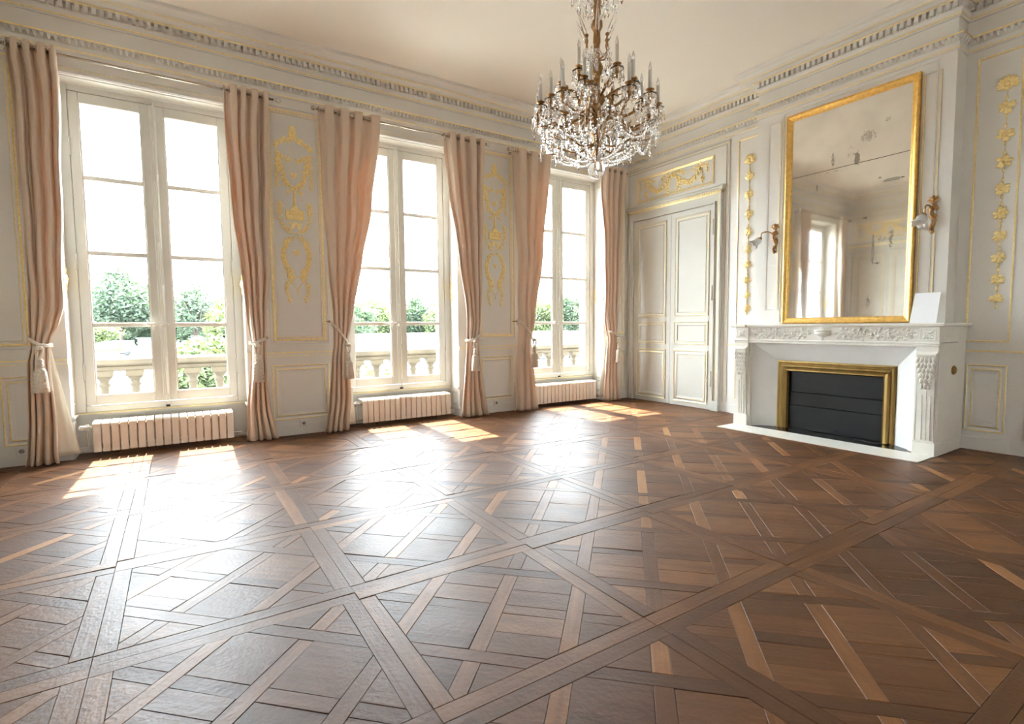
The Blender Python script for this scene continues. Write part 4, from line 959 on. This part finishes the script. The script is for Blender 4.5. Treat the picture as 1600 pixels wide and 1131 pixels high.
# brass frame, three-sided
bp_ = [(0, 0), (.004, .012), (.018, .014), (.024, .006), (.045, .004), (.050, .016), (.066, .022), (.078, .012), (.100, .006), (.112, .010), (.124, -.02)]
m = MB(); V = []
for i, h in bp_:
    x = BX-h; V += [(x, ja+i, .004), (x, ja+i, .787-i), (x, jb-i, .787-i), (x, jb-i, .004)]
F = [(k*4+j, k*4+j+1, (k+1)*4+j+1, (k+1)*4+j) for k in range(len(bp_)-1) for j in range(3)]
m.add(V, F).build('brass_frame', BRASS, fp, fix=False)
for z0, z1, x in ((.432, .668, 5.905), (.283, .427, 5.902), (.012, .278, 5.898)): MB().box(x, x+.02, 2.285, 3.262, z0, z1, 0, .004).build('fire_front_panel', BLACK, fp)
MB().box(5.925, 5.94, 2.25, 3.30, 0, .70).build('firebox_back', BLACK, fp)
m = MB(); m.tube([(5.895, 2.76, .05), (5.875, 2.76, .05)], .010, 10); m.ball((5.868, 2.76, .05), .020, 10, 6, 0, (.6, 1.6, .7)); m.build('damper_knob', BLACK, fp)
MB().add([(5.62, IY0, .0), (5.93, IY0+.15, .0), (5.93, IY1-.15, .0), (5.62, IY1, .0), (5.62, IY0, .010), (5.93, IY0+.15, .010), (5.93, IY1-.15, .010), (5.62, IY1, .010)], [(0, 1, 2, 3), (4, 7, 6, 5), (0, 4, 5, 1), (1, 5, 6, 2), (2, 6, 7, 3), (3, 7, 4, 0)]).build('inner_hearth', DARKSLATE, fp)
MB().box(5.305, 5.64, 1.805, 3.785, .0006, .0105, 0, .002).build('hearth_slab', MARBLE, fp)
m = MB(); m.lathe([(0, .040), (.008, .042), (.014, .034), (.020, .030), (.024, .012)], (6.0, Y0, .766), 20, ax=Matrix.Rotation(pi/2, 3, 'X')); m.build('vent_cover', BRASS, fp, label='round brass vent cover on the marble side')
tag(MB().tube(catmull([(5.86, 2.23, .016), (5.80, 2.25, .016), (5.76, 2.32, .016), (5.79, 2.45, .016), (5.76, 2.52, .016)], 8), .004, 6).build('thin_cable', BLACK), 'thin black cable lying on the dark hearth by the brass frame', 'cable')

# ---- mirror
mr = thing('wall_mirror', 'tall antique mirror in beaded gilt frame above the fireplace', 'mirror', (6.07, 2.825, 1.205))
a0, a1, b0, b1 = 2.176, 3.472, 1.206, 3.592
PMr = lambda a, b, d: Vector((6.095-d, a, b))
m = MB(); frame(m, PMr, (a0, a1, b0, b1), [(0, -.003), (0, .036), (.006, .046), (.014, .048), (.020, .040), (.026, .038), (.044, .030), (.050, .030), (.060, .024), (.064, .020), (.070, .006)])
fr = m.build('frame', GOLDF, mr, fix=False)
m = MB(); bead_rect(m, PMr, (a0, a1, b0, b1), .023, .0185, .0075, .037, 0); m.build('bead_row', GOLDF, fr, kind='stuff')
m = MB(); bead_rect(m, PMr, (a0, a1, b0, b1), .055, .022, .0055, .026, 0, 1.6); m.build('leaf_row', GOLDF, fr, kind='stuff')
MB().pbox(PMr, a0+.06, a1-.06, b0+.055, 2.878, .002, .010).build('lower_plate', MIRROR, mr)
MB().pbox(PMr, a0+.06, a1-.06, 2.883, b1-.055, .002, .010).build('upper_plate', MIRROR, mr)
MB().pbox(PMr, a0+.06, a1-.06, 2.8775, 2.8835, .001, .0085).build('plate_joint', GAP, mr)
pp = MB(); pp.add([(5.90, 2.128, 1.2025), (6.06, 2.146, 1.49), (6.06, 1.944, 1.49), (5.90, 1.918, 1.2025), (5.902, 2.128, 1.2025), (6.062, 2.146, 1.49), (6.062, 1.944, 1.49), (5.902, 1.918, 1.2025)], [(0, 1, 2, 3), (7, 6, 5, 4), (0, 4, 5, 1), (2, 6, 7, 3), (1, 5, 6, 2), (0, 3, 7, 4)])
tag(pp.build('paper_sheet', PAPER), 'blank white sheet of paper leaning on the mantel beside the mirror', 'paper')

# ---- sconces
def sconce(yc, zc, side, label, out):
    t = thing('wall_sconce', label, 'wall lamp', (XB, yc, zc-.17), 'gilt bronze wall sconces beside the mirror')
    rs = random.getstate(); random.seed(3)
    fn = PB; m = MB()
    C = catmull([(yc+.01, zc+.17, 0), (yc-.012, zc+.10, 0), (yc+.022, zc+.02, 0), (yc-.018, zc-.06, 0), (yc+.014, zc-.12, 0), (yc-.004, zc-.17, 0)], 8)
    m.tube([fn(p.x, p.y, .014) for p in C], [.006+.014*abs(sin(i*.36+.4)) for i in range(len(C))], 8)
    for z, r in ((.13, .036), (.05, .034), (-.02, .026)):
        for k in range(5): petal(m, fn, yc, zc+z, pi/2+(k-2)*.7, r*1.5, r*.8, .010, .018)
    petal(m, fn, yc, zc-.14, -pi/2, .04, .024, .008, .012); rosette(m, fn, yc, zc+.125, .03, 6, .022)
    m.build('backplate', BRONZE, t)
    m = MB(); ex, ey, ez = out
    P = catmull([(XB-.02, yc, zc+.04), (XB-.02-.4*ex, yc+ey*.45, zc+.085), (XB-ex, yc+ey*.9, zc+.075), (XB-ex, yc+ey, zc+ez)], 8); m.tube(P, [.009-.0001*i for i in range(len(P))], 8); m.build('arm', BRONZE, t)
    e = Vector((XB-ex, yc+ey, zc+ez)); ax = Vector((-.12, ey*1.6, -.20)).normalized().to_track_quat('Z', 'Y').to_matrix()
    m = MB(); m.lathe([(-.008, .010), (.0, .020), (.014, .022), (.018, .012)], e, 12, ax=ax); m.build('shade_holder', BRONZE, t)
    m = MB(); n = 24; pf = [(.010, .018), (.025, .034), (.05, .044), (.075, .040), (.095, .047), (.112, .062)]; V = []; F = []
    for i, (z, r) in enumerate(pf):
        for k in range(n):
            an = 2*pi*k/n; w_ = 1+.10*i/5*cos(6*an); p = ax @ Vector((r*w_*cos(an), r*w_*sin(an), z+.012*i/5*cos(6*an))); V.append(e+p)
    for i in range(len(pf)-1):
        for k in range(n): F.append((i*n+k, i*n+(k+1) % n, (i+1)*n+(k+1) % n, (i+1)*n+k))
    sh = m.add(V, F, 0, True).build('shade', FROST, t, fix=False); sh.modifiers.new('thickness', 'SOLIDIFY').thickness = .003
    MB().ball(e+ax @ Vector((0, 0, .045)), .020, 10, 6).build('bulb', BULB, t)
    random.setstate(rs)
sconce(3.598, 2.225, 1, 'gilt bronze sconce with tulip glass shade left of the mirror', (.10, .120, .02))
sconce(2.042, 2.225, -1, 'gilt bronze sconce with tulip glass shade right of the mirror', (.09, .040, .005))

# ---- chandelier
random.seed(11)
CC = Vector((2.5766, 2.86, 0)); 
ch = thing('chandelier', 'gilt bronze crystal chandelier with candle lights hanging from the ceiling', 'chandelier', (CC.x, CC.y, 2.25))
pol = lambda r, az, z: Vector((CC.x+r*cos(az), CC.y+r*sin(az), z))
st_ = MB(); st_.lathe([(4.24, .075), (4.225, .085), (4.20, .08), (4.17, .04), (4.15, .018), (4.14, .006), (3.72, .006), (3.70, .014), (3.66, .030), (3.62, .020), (3.58, .016), (3.54, .026), (3.50, .032), (3.44, .026), (3.37, .020), (3.33, .016), (3.315, .034), (3.295, .038), (3.275, .030), (3.26, .022), (3.19, .025), (3.17, .020), (3.12, .021), (3.08, .019), (3.055, .028), (3.03, .034), (3.00, .040), (2.98, .034), (2.955, .024), (2.90, .021), (2.875, .026), (2.86, .022), (2.835, .026), (2.82, .050), (2.79, .058), (2.77, .046), (2.745, .036), (2.70, .030), (2.67, .034), (2.655, .055), (2.62, .064), (2.59, .054), (2.56, .036), (2.53, .024), (2.50, .028), (2.47, .014), (2.40, .006), (2.37, .006)], (CC.x, CC.y, 0), 20, ribs=10, rib=.06)
for z, r, n in ((3.31, .036, 6), (2.80, .060, 8), (2.63, .066, 10), (3.01, .042, 8)):
    for k in range(n):
        an = 2*pi*k/n; fn = lambda a, b, d, an=an, r=r: pol(r*.82+d, an+a/r, b); petal(st_, fn, 0, z-.03, pi/2, .06, .04, .0, .012)
st_.build('stem', BRONZE, ch)
def candle_arm(az, az0, r, zb, z0, dip, low):
    P = catmull([pol(.035, az0, z0), pol(r*.28, az0, z0+.015), pol(r*.58, az0+(az-az0)*.35, zb-dip), pol(r*.86, az0+(az-az0)*.85, zb-dip*.75), pol(r, az, zb-.085), pol(r, az, zb-.055)], 6)
    n = len(P); m = MB(); m.tube(P, [.0105-.0045*i/n for i in range(n)], 7)
    for k in (8, 15, 21):
        if k < n: m.ball(P[k], .013, 7, 5, 0, (1, 1, .8))
    C = catmull([P[12], P[12]+Vector((0, 0, -.035)), P[12]+(P[12]-P[6]).normalized()*.05+Vector((0, 0, -.05)), P[12]+(P[12]-P[6]).normalized()*.06+Vector((0, 0, -.02))], 5); m.tube(C, .0045, 6)
    for k in (9, 17): m.ball(P[k]+Vector((0, 0, .018)), .010, 6, 4, 0, (.8, .8, 1.8))
    a = m.build('arm', BRONZE, ch)
    c = pol(r, az, zb)
    g = MB(); g.lathe([(-.060, .010), (-.055, .016), (-.045, .010), (-.030, .012), (-.022, .017), (-.006, .018), (-.003, .028), (.002, .030), (.004, .026), (.004, .012)], c, 14); g.build('candle_cup', BRONZE, a)
    g = MB(); g.lathe([(-.052, .012), (-.050, .026), (-.040, .040), (-.028, .046), (-.026, .044), (-.037, .037), (-.046, .024), (-.047, .012)], c, 18, ribs=9, rib=.05); g.build('drip_pan', CRYSTAL, a)
    k = MB(); k.lathe([(0, .0125), (.120, .0118), (.123, .009)], c, 14); cd_ = k.build('candle', CANDLE, ch)
    b = MB(); b.lathe([(.123, .006), (.130, .0105), (.142, .0118), (.158, .008), (.176, .003), (.184, .0006)], c, 12); b.build('flame_bulb', BULB, cd_)
    # drops round the pan
    nd = 6
    for j in range(nd):
        an = 2*pi*j/nd+az; q = c+Vector((.042*cos(an), .042*sin(an), -.034)); L = random.uniform(.045, .062); 
        d = MB(); d.ball(q+Vector((0, 0, -.006)), .006, 6, 4); d.ball(q+Vector((0, 0, -.020)), .0075, 6, 4); d.drop(q+Vector((0, 0, -.028)), L, .010, 6)
        d.build('crystal_drop', CRYSTAL, ch)
    return P
for k in range(6):
    az0 = R(-150+60*k)
    for s in (-1, 1): candle_arm(az0+s*R(13), az0, .42, 2.735, 2.655, .13, True)
    candle_arm(az0+R(4), az0, .33, 2.815, 2.70, .12, True)
    candle_arm(R(-100+60*k), R(-100+60*k), .25, 2.930, 2.80, .07, False)
    # lower crystal arm
    az = R(-120+60*k); m = MB(); P = catmull([pol(.02, az, 2.49), pol(.14, az, 2.455), pol(.27, az, 2.50), pol(.36, az, 2.535), pol(.40, az, 2.57)], 6); m.tube(P, [.008-.004*i/len(P) for i in range(len(P))], 6)
    m.tube(catmull([P[12], P[12]+Vector((0, 0, -.03)), pol(.35, az+.05, 2.47), pol(.38, az+.08, 2.48)], 5), .0035, 5); m.build('lower_arm', BRONZE, ch)
    m = MB(); m.lathe([(0, .006), (.006, .030), (.012, .036), (.014, .034), (.010, .008)], pol(.40, az, 2.57), 14); m.build('crystal_saucer', CRYSTAL, ch)
def beads(P, r, name='bead_string'):
    m = MB()
    for p in P: m.ball(p, r*random.uniform(.9, 1.1), 7, 5)
    m.build(name, CRYSTAL, ch, kind='stuff')
def swag(a, b, sag, n): return [a.lerp(b, i/(n-1))+Vector((0, 0, -sag*4*(i/(n-1))*(1-i/(n-1)))) for i in range(n)]
for k in range(12):
    az = R(-163+(26 if k % 2 else 0)+60*(k//2)); nx = R(-163+(26 if (k+1) % 2 else 0)+60*((k+1)//2))
    beads(swag(pol(.42, az, 2.665), pol(.42, nx, 2.665), .10, 15), .0085)
    beads(swag(pol(.41, az, 2.655), pol(.06, az, 2.60), .12, 14), .0075)
for k in range(6):
    az = R(-120+60*k); nx = R(-60+60*k)
    beads(swag(pol(.40, az, 2.565), pol(.40, nx, 2.565), .13, 22), .0105)
    beads(swag(pol(.39, az, 2.55), pol(.055, az, 2.375), .04, 17), .0105)
    beads(swag(pol(.30, az+R(30), 2.455), pol(.055, az+R(30), 2.375), .035, 14), .0105)
    beads(swag(pol(.25, R(-100+60*k), 2.86), pol(.06, R(-70+60*k), 2.97), .05, 12), .0065)
    beads(swag(pol(.25, R(-100+60*k), 2.86), pol(.25, R(-40+60*k), 2.86), .08, 16), .0065)
# icicle pendants in rings
for n, r, z, L, rr in ((12, .44, 2.60, .095, .012), (12, .405, 2.505, .085, .012), (18, .32, 2.57, .12, .0125), (16, .24, 2.60, .13, .013), (12, .16, 2.56, .12, .0125), (12, .27, 2.46, .075, .011), (10, .12, 2.47, .07, .010)):
    for k in range(n):
        az = 2*pi*k/n+random.uniform(-.1, .1)+r*7; q = pol(r+random.uniform(-.012, .012), az, z+random.uniform(-.015, .015))
        m = MB()
        for j in range(3): m.ball(q+Vector((0, 0, .032-.014*j)), .0068, 6, 4)
        if k % 3 == 0: m.lathe([(-.0, .002), (-.014, rr*.9), (-.028, rr*.5), (-.034, rr*.8), (-.05, rr*.45), (-.056, rr*.7), (-L, .001)], q, 6, smooth=False)
        else: m.drop(q, L, rr, 6, bulge=random.choice((.3, .62, .7)))
        m.build('crystal_pendant', CRYSTAL, ch)
m = MB(); m.lathe([(.062*cos(pi*i/14), max(.001, .062*sin(pi*i/14))) for i in range(15)], pol(0, 0, 2.3145), 32, ribs=16, rib=.025); m.build('glass_ball', CRYSTAL, ch)
for k in range(6):   # upper basket of glass spears
    az = R(-130+60*k); m = MB(); P = catmull([pol(.02, az, 3.07), pol(.07, az, 3.09), pol(.085, az, 3.14), pol(.075, az, 3.18), pol(.082, az, 3.205)], 5); m.tube(P, .0055, 6); m.lathe([(0, .008), (.012, .014), (.022, .012)], P[-1], 8); a = m.build('spear_arm', BRONZE, ch)
    ax = (pol(.17, az, 3.40)-P[-1]).normalized().to_track_quat('Z', 'Y').to_matrix()
    m = MB(); m.lathe([(.012, .008), (.045, .016), (.10, .012), (.215, .001)], P[-1], 6, ax=ax, smooth=False); m.build('glass_spear', CRYSTAL, a)
    for r, z, L in ((.10, 3.10, .07), (.12, 3.05, .09), (.075, 3.02, .06)):
        q = pol(r, az+random.uniform(-.4, .4), z); m = MB(); m.ball(q+Vector((0, 0, .012)), .010, 6, 4); m.drop(q, L, .012, 6); m.build('crystal_pendant', CRYSTAL, ch)
    beads(swag(pol(.09, az, 3.12), pol(.09, az+R(60), 3.12), .05, 10), .009)
    beads(swag(pol(.05, az, 2.98), pol(.11, az, 3.08), .02, 8), .008)
    az += R(30); m = MB(); P = catmull([pol(.02, az, 3.56), pol(.10, az, 3.53), pol(.15, az, 3.57), pol(.17, az, 3.62)], 5); m.tube(P, .005, 6); m.build('crown_arm', BRONZE, ch)
    for zz, r in ((3.55, .17), (3.52, .12), (3.50, .07)):
        q = pol(r, az, zz); m = MB(); m.ball(q, .011, 6, 4); m.ball(q+Vector((0, 0, -.024)), .011, 6, 4); m.drop(q+Vector((0, 0, -.035)), .085, .014, 6); m.build('crystal_pendant', CRYSTAL, ch)
    beads(swag(pol(.17, az, 3.60), pol(.17, az+R(60), 3.60), .16, 16), .010)
    beads(swag(pol(.17, az, 3.60), pol(.03, az, 3.74), .03, 12), .009)

# ================================================================ OUTSIDE
struct(MB().box(-400, 600, 8.35, 900, -4.2, -3.6).build('street_ground', GROUND), 'pale street paving far below the balcony', 'ground')
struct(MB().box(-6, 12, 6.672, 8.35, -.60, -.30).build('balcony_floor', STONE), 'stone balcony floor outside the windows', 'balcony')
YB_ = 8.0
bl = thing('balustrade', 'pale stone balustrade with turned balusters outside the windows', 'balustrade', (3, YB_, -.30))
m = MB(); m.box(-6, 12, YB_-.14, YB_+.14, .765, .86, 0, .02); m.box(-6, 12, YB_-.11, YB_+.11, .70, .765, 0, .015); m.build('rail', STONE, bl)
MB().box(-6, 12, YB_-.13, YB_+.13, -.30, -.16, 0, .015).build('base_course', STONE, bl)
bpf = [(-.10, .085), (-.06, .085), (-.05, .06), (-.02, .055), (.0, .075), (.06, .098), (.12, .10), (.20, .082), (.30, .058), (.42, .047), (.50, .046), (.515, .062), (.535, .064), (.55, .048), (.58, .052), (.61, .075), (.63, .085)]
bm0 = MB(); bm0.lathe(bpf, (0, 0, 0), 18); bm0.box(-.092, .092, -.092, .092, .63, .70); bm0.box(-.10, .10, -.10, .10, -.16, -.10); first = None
for k in range(-15, 41):
    x = -.760+.307*k
    if first is None:
        first = bm0.build('baluster', STONE, bl, local=True); o = first
    else:
        o = first.copy(); COL.objects.link(o); o.parent = bl
    o.location = (x-3, 0, .30)
def tree(x, y, z0, h, rx, rz, trunk_h, lm, label, n, leaf, seed, squash=1.0):
    rnd = random.Random(seed); t = thing('tree', label, 'tree', (x, y, z0), 'trees beyond the balcony')
    m = MB(); top = z0+h-rz; m.tube([(x, y, z0), (x+.1, y, z0+trunk_h*.6), (x, y, top)], [.028*h, .022*h, .012*h], 8)
    for k in range(6): an = k*1.05; m.tube([(x, y, z0+trunk_h*.8), (x+rx*.35*cos(an), y+rx*.35*sin(an), top), (x+rx*.6*cos(an), y+rx*.6*sin(an), top+rz*.3)], [.010*h, .007*h, .003*h], 5)
    m.build('trunk', TRUNK, t)
    cl = []
    for k in range(36):
        v = Vector((rnd.gauss(0, 1), rnd.gauss(0, 1), rnd.gauss(0, 1))).normalized()*rnd.uniform(.35, .80); cl.append((Vector((x+v.x*rx, y+v.y*rx*squash, top+v.z*rz)), rnd.uniform(.32, .46)))
    V = []; F = []
    for i in range(n):
        c, s = rnd.choice(cl); v = Vector((rnd.gauss(0, 1), rnd.gauss(0, 1), rnd.gauss(0, 1))).normalized()*s*(rnd.random()**.4); p = c+Vector((v.x*rx, v.y*rx*squash, v.z*rz*.85))
        a = Vector((rnd.gauss(0, 1), rnd.gauss(0, 1), rnd.gauss(0, .6))).normalized()*leaf*1.35*rnd.uniform(.6, 1.3); b = a.cross(Vector((rnd.gauss(0, 1), rnd.gauss(0, 1), rnd.gauss(0, 1)))).normalized()*leaf*.55
        o = len(V); V += [p-a, p+b, p+a, p-b]; F.append((o, o+1, o+2, o+3))
    m = MB(); m.add(V, F); m.build('foliage', lm, t, kind='stuff', fix=False)
# ratio r = x / y seen from the room
tree(-9.2, 128, -3.6, 16.6, 8.0, 7.0, 4.5, LEAF3, 'tall blue-green tree in the left leaf of the leftmost window', 9000, .38, 1)
tree(-4.1, 136, -3.6, 16.2, 6.0, 7.0, 4.5, LEAF1, 'broad dark green tree next to the tallest tree, leftmost window', 7000, .36, 2)
tree(-11.2, 100, -3.6, 7.2, 4.6, 2.6, 2.6, LEAF2, 'small yellow-green tree standing in front of the bus', 4000, .26, 3)
tree(3.2, 118, -3.6, 14.2, 6.0, 6.0, 4.0, LEAF3, 'thin-crowned grey-green tree in the right leaf of the leftmost window', 3800, .36, 4)
tree(3.7, 42, -3.6, 8.4, 1.9, 3.6, 2.4, LEAF2, 'yellow-green tree at the right edge of the leftmost window', 5000, .20, 5)
tree(1.15, 30, -3.6, 4.7, 1.5, 2.3, 1.4, LEAF2, 'leafy bush rising behind the balustrade of the leftmost window', 4500, .16, 6)
tree(38.5, 120, -3.6, 12.6, 7.6, 6.2, 3.8, LEAF2, 'round yellow-green tree in the left leaf of the middle window', 8000, .36, 7)
tree(48.4, 118, -3.6, 12.8, 4.6, 6.0, 3.8, LEAF1, 'green tree at the centre of the middle window', 6000, .36, 8)
tree(52.5, 112, -3.6, 10.8, 4.6, 5.2, 3.6, LEAF2, 'lower rounded tree at the right of the middle window', 6000, .34, 9)
tree(78, 108, -3.6, 12.9, 6.4, 6.2, 3.8, LEAF2, 'yellow-green tree in the left leaf of the window nearest the corner', 7000, .36, 10)
tree(88, 106, -3.6, 13.6, 6.4, 6.4, 3.8, LEAF1, 'dense green tree in the right leaf of the window nearest the corner', 7000, .36, 11)
tree(28, 100, -3.6, 10.0, 6.5, 4.2, 3.0, LEAF1, 'dark low tree partly behind the curtain of the middle window', 5000, .34, 12)
tree(-7.0, 142, -3.6, 8.2, 8.0, 4.0, 1.6, LEAF1, 'dark low tree filling the space behind the bus', 6000, .36, 13)
tree(4.5, 138, -3.6, 8.6, 8.0, 4.2, 1.6, LEAF1, 'dark low tree behind the kiosk and shelter', 6000, .36, 14)
def shrub(x, y, z, r, h, label, seed):
    rnd = random.Random(seed); V = []; F = []
    for i in range(1500):
        v = Vector((rnd.gauss(0, 1), rnd.gauss(0, 1), abs(rnd.gauss(0, 1)))).normalized()*(rnd.random()**.35); p = Vector((x+v.x*r, y+v.y*r, z+v.z*h))
        a = Vector((rnd.gauss(0, 1), rnd.gauss(0, 1), rnd.gauss(0, .6))).normalized()*.13; b = a.cross(Vector((rnd.gauss(0, 1), rnd.gauss(0, 1), rnd.gauss(0, 1)))).normalized()*.07
        o = len(V); V += [p-a, p+b, p+a, p-b]; F.append((o, o+1, o+2, o+3))
    t = thing('shrub', label, 'shrub', (x, y, z), 'shrubs below the balcony'); MB().add(V, F).build('foliage', LEAF2, t, kind='stuff', fix=False)
    m = MB()
    for k in range(5): m.tube([(x, y, z), (x+.3*r*cos(k*1.3), y+.3*r*sin(k*1.3), z+h*.6)], .03, 5)
    m.build('stem', TRUNK, t)
shrub(6.8, 22, -3.6, 1.0, 3.45, 'shrub behind the first gap of the middle window balustrade', 1)
shrub(8.7, 24, -3.6, .9, 3.15, 'shrub behind the second gap of the middle window balustrade', 2)
shrub(5.9, 18, -3.6, .7, 2.6, 'low shrub below the middle window balustrade', 3)
# low building across the street
b = thing('low_building', 'long low white building with flat roof behind the balustrade', 'building', (46, 78, -3.6))
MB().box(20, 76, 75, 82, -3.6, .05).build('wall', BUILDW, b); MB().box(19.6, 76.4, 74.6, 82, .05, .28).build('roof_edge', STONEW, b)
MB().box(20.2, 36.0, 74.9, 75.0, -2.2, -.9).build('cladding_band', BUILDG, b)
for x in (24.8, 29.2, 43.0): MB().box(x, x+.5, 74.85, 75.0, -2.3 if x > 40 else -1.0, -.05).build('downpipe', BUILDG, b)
for x in (56.2, 68.0):
    w_ = MB().box(x, x+4.2, 74.9, 75.0, -2.3, -.45).build('window', BUILDW, b)
    for k in range(3): MB().box(x+.15+k*1.36, x+1.35+k*1.36, 74.86, 74.9, -2.15, -.6).build('pane', GLASSD, w_)
for x in range(22, 36, 2): MB().box(x, x+1.2, 74.86, 74.9, -3.2, -2.3).build('shopfront_pane', GLASSD, b)
tag(MB().box(50, 80, 66.5, 67.0, -3.6, -2.5, 0, .05).build('boundary_wall', STONE), 'low yellowish stone wall in front of the white building', 'wall')
def car(x, y, rz, cm, label):
    t = thing('car', label, 'car', (x, y, -3.6), 'cars parked below the balcony'); t.rotation_euler.z = rz
    pf = [(-2.05, .35), (-2.1, .62), (-1.95, .85), (-1.1, .95), (-.45, 1.42), (.85, 1.45), (1.55, 1.0), (2.0, .92), (2.1, .6), (2.05, .32)]
    MB().prism(pf, lambda u, v, d: Vector((u, d, v)), -.85, .85).build('body', cm, t, local=True)
    for s in (-.86, .845): MB().prism([(-.85, .98), (-.38, 1.36), (.80, 1.38), (1.30, 1.02)], lambda u, v, d: Vector((u, d, v)), s, s+.015).build('side_window', GLASSD, t, local=True)
    MB().add([(-1.08, -.7, .98), (-1.08, .7, .98), (-.5, .62, 1.41), (-.5, -.62, 1.41), (-1.02, -.7, .96), (-1.02, .7, .96), (-.44, .62, 1.39), (-.44, -.62, 1.39)], [(0, 1, 2, 3), (7, 6, 5, 4), (0, 4, 5, 1), (2, 6, 7, 3), (0, 3, 7, 4), (1, 5, 6, 2)]).build('windscreen', GLASSD, t, local=True)
    for u in (-1.3, 1.3):
        for s in (-.87, .65): MB().lathe([(0, .20), (0.01, .32), (.21, .32), (.22, .20)], (u, s, .32), 16, ax=Matrix.Rotation(-pi/2, 3, 'X')).build('wheel', RUBBER, t, local=True)
    for s in (-.62, .62): MB().ball((-2.05, s, .68), .12, 8, 5, 0, (.4, 1, .7)).build('headlight', WHITEGLOSS, t, local=True)
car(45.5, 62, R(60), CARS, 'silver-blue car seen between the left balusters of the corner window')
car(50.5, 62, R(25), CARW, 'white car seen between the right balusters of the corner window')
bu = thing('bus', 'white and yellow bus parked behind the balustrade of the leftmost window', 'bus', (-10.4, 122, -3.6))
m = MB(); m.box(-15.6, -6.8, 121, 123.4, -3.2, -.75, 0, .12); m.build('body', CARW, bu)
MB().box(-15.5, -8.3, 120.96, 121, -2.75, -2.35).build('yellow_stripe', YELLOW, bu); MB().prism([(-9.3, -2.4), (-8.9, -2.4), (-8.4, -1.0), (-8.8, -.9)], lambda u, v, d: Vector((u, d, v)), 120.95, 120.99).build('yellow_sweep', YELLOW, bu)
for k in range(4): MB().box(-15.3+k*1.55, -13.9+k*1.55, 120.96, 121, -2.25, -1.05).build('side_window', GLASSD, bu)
MB().box(-8.1, -7.0, 120.96, 121, -2.3, -1.6).build('cab_window', GLASSD, bu)
for x in (-13.2, -7.9): MB().lathe([(0, .25), (.02, .5), (.28, .5), (.3, .25)], (x, 120.9, -3.1), 16, ax=Matrix.Rotation(-pi/2, 3, 'X')).build('wheel', RUBBER, bu)
ks = thing('kiosk', 'grey street kiosk with glass front between trees', 'kiosk', (-4.5, 126, -3.6))
MB().box(-6.4, -2.4, 125, 127.5, -3.6, -.6).build('body', STONEW, ks); MB().box(-6.7, -2.1, 124.7, 127.8, -.6, -.35).build('roof', BUILDG, ks); MB().box(-4.9, -3.2, 124.9, 125, -3.0, -.5).build('door', BUILDW, ks); MB().box(-4.6, -3.5, 124.86, 124.9, -2.6, -.9).build('pane', GLASSD, ks)
for k in range(6): MB().box(-6.35, -5.0, 124.95, 125, -3.3+k*.42, -3.05+k*.42).build('slat', BUILDW, ks)
sh_ = thing('bus_shelter', 'dark framed bus shelter near walking people', 'bus shelter', (-1.2, 124, -3.6))
MB().box(-2.6, .4, 123.4, 124.8, -1.25, -1.08).build('roof', BUILDG, sh_)
for x in (-2.5, .3): MB().box(x-.06, x+.06, 123.5, 123.62, -3.6, -1.25).build('post', BUILDG, sh_)
MB().box(-2.4, .2, 124.6, 124.65, -3.3, -1.3).build('back_pane', PANE, sh_)
def person(x, y, sex, stride, cm, label):
    t = thing('person', label, 'person', (x, y, -3.6)); z = -3.6
    m = MB()
    for s in (-1, 1):
        m.tube([(x+s*stride, y, z+.03), (x+s*stride*.5, y, z+.45), (x+s*.06, y, z+.9)], [.055, .065, .09], 8); m.tube([(x+s*stride-.02, y-.05, z+.04), (x+s*stride+.02, y-.18, z+.04)], .045, 6)
        m.tube([(x+s*.19, y, z+1.38), (x+s*.24-stride*.3, y, z+1.1), (x+s*.2+s*stride*.5, y-.1, z+.85)], [.055, .045, .035], 7)
    m.lathe([(.85, .13), (1.0, .15), (1.2, .15), (1.38, .19), (1.44, .09), (1.50, .06)], (x, y, z), 12)
    m.build('body', cm, t)
    MB().ball((x, y-.02, z+1.62), .115, 10, 8, 0, (.85, .95, 1.1)).build('head', SKIN, t); MB().ball((x, y+.02, z+1.66), .122, 10, 6, 0, (.88, .9, .95)).build('hair', CLOTH1, t)
person(-3.4, 117, 0, .28, CLOTH1, 'person in dark clothes walking on the street')
person(-.9, 118, 1, .05, CLOTH2, 'person in a red top standing by the shelter')
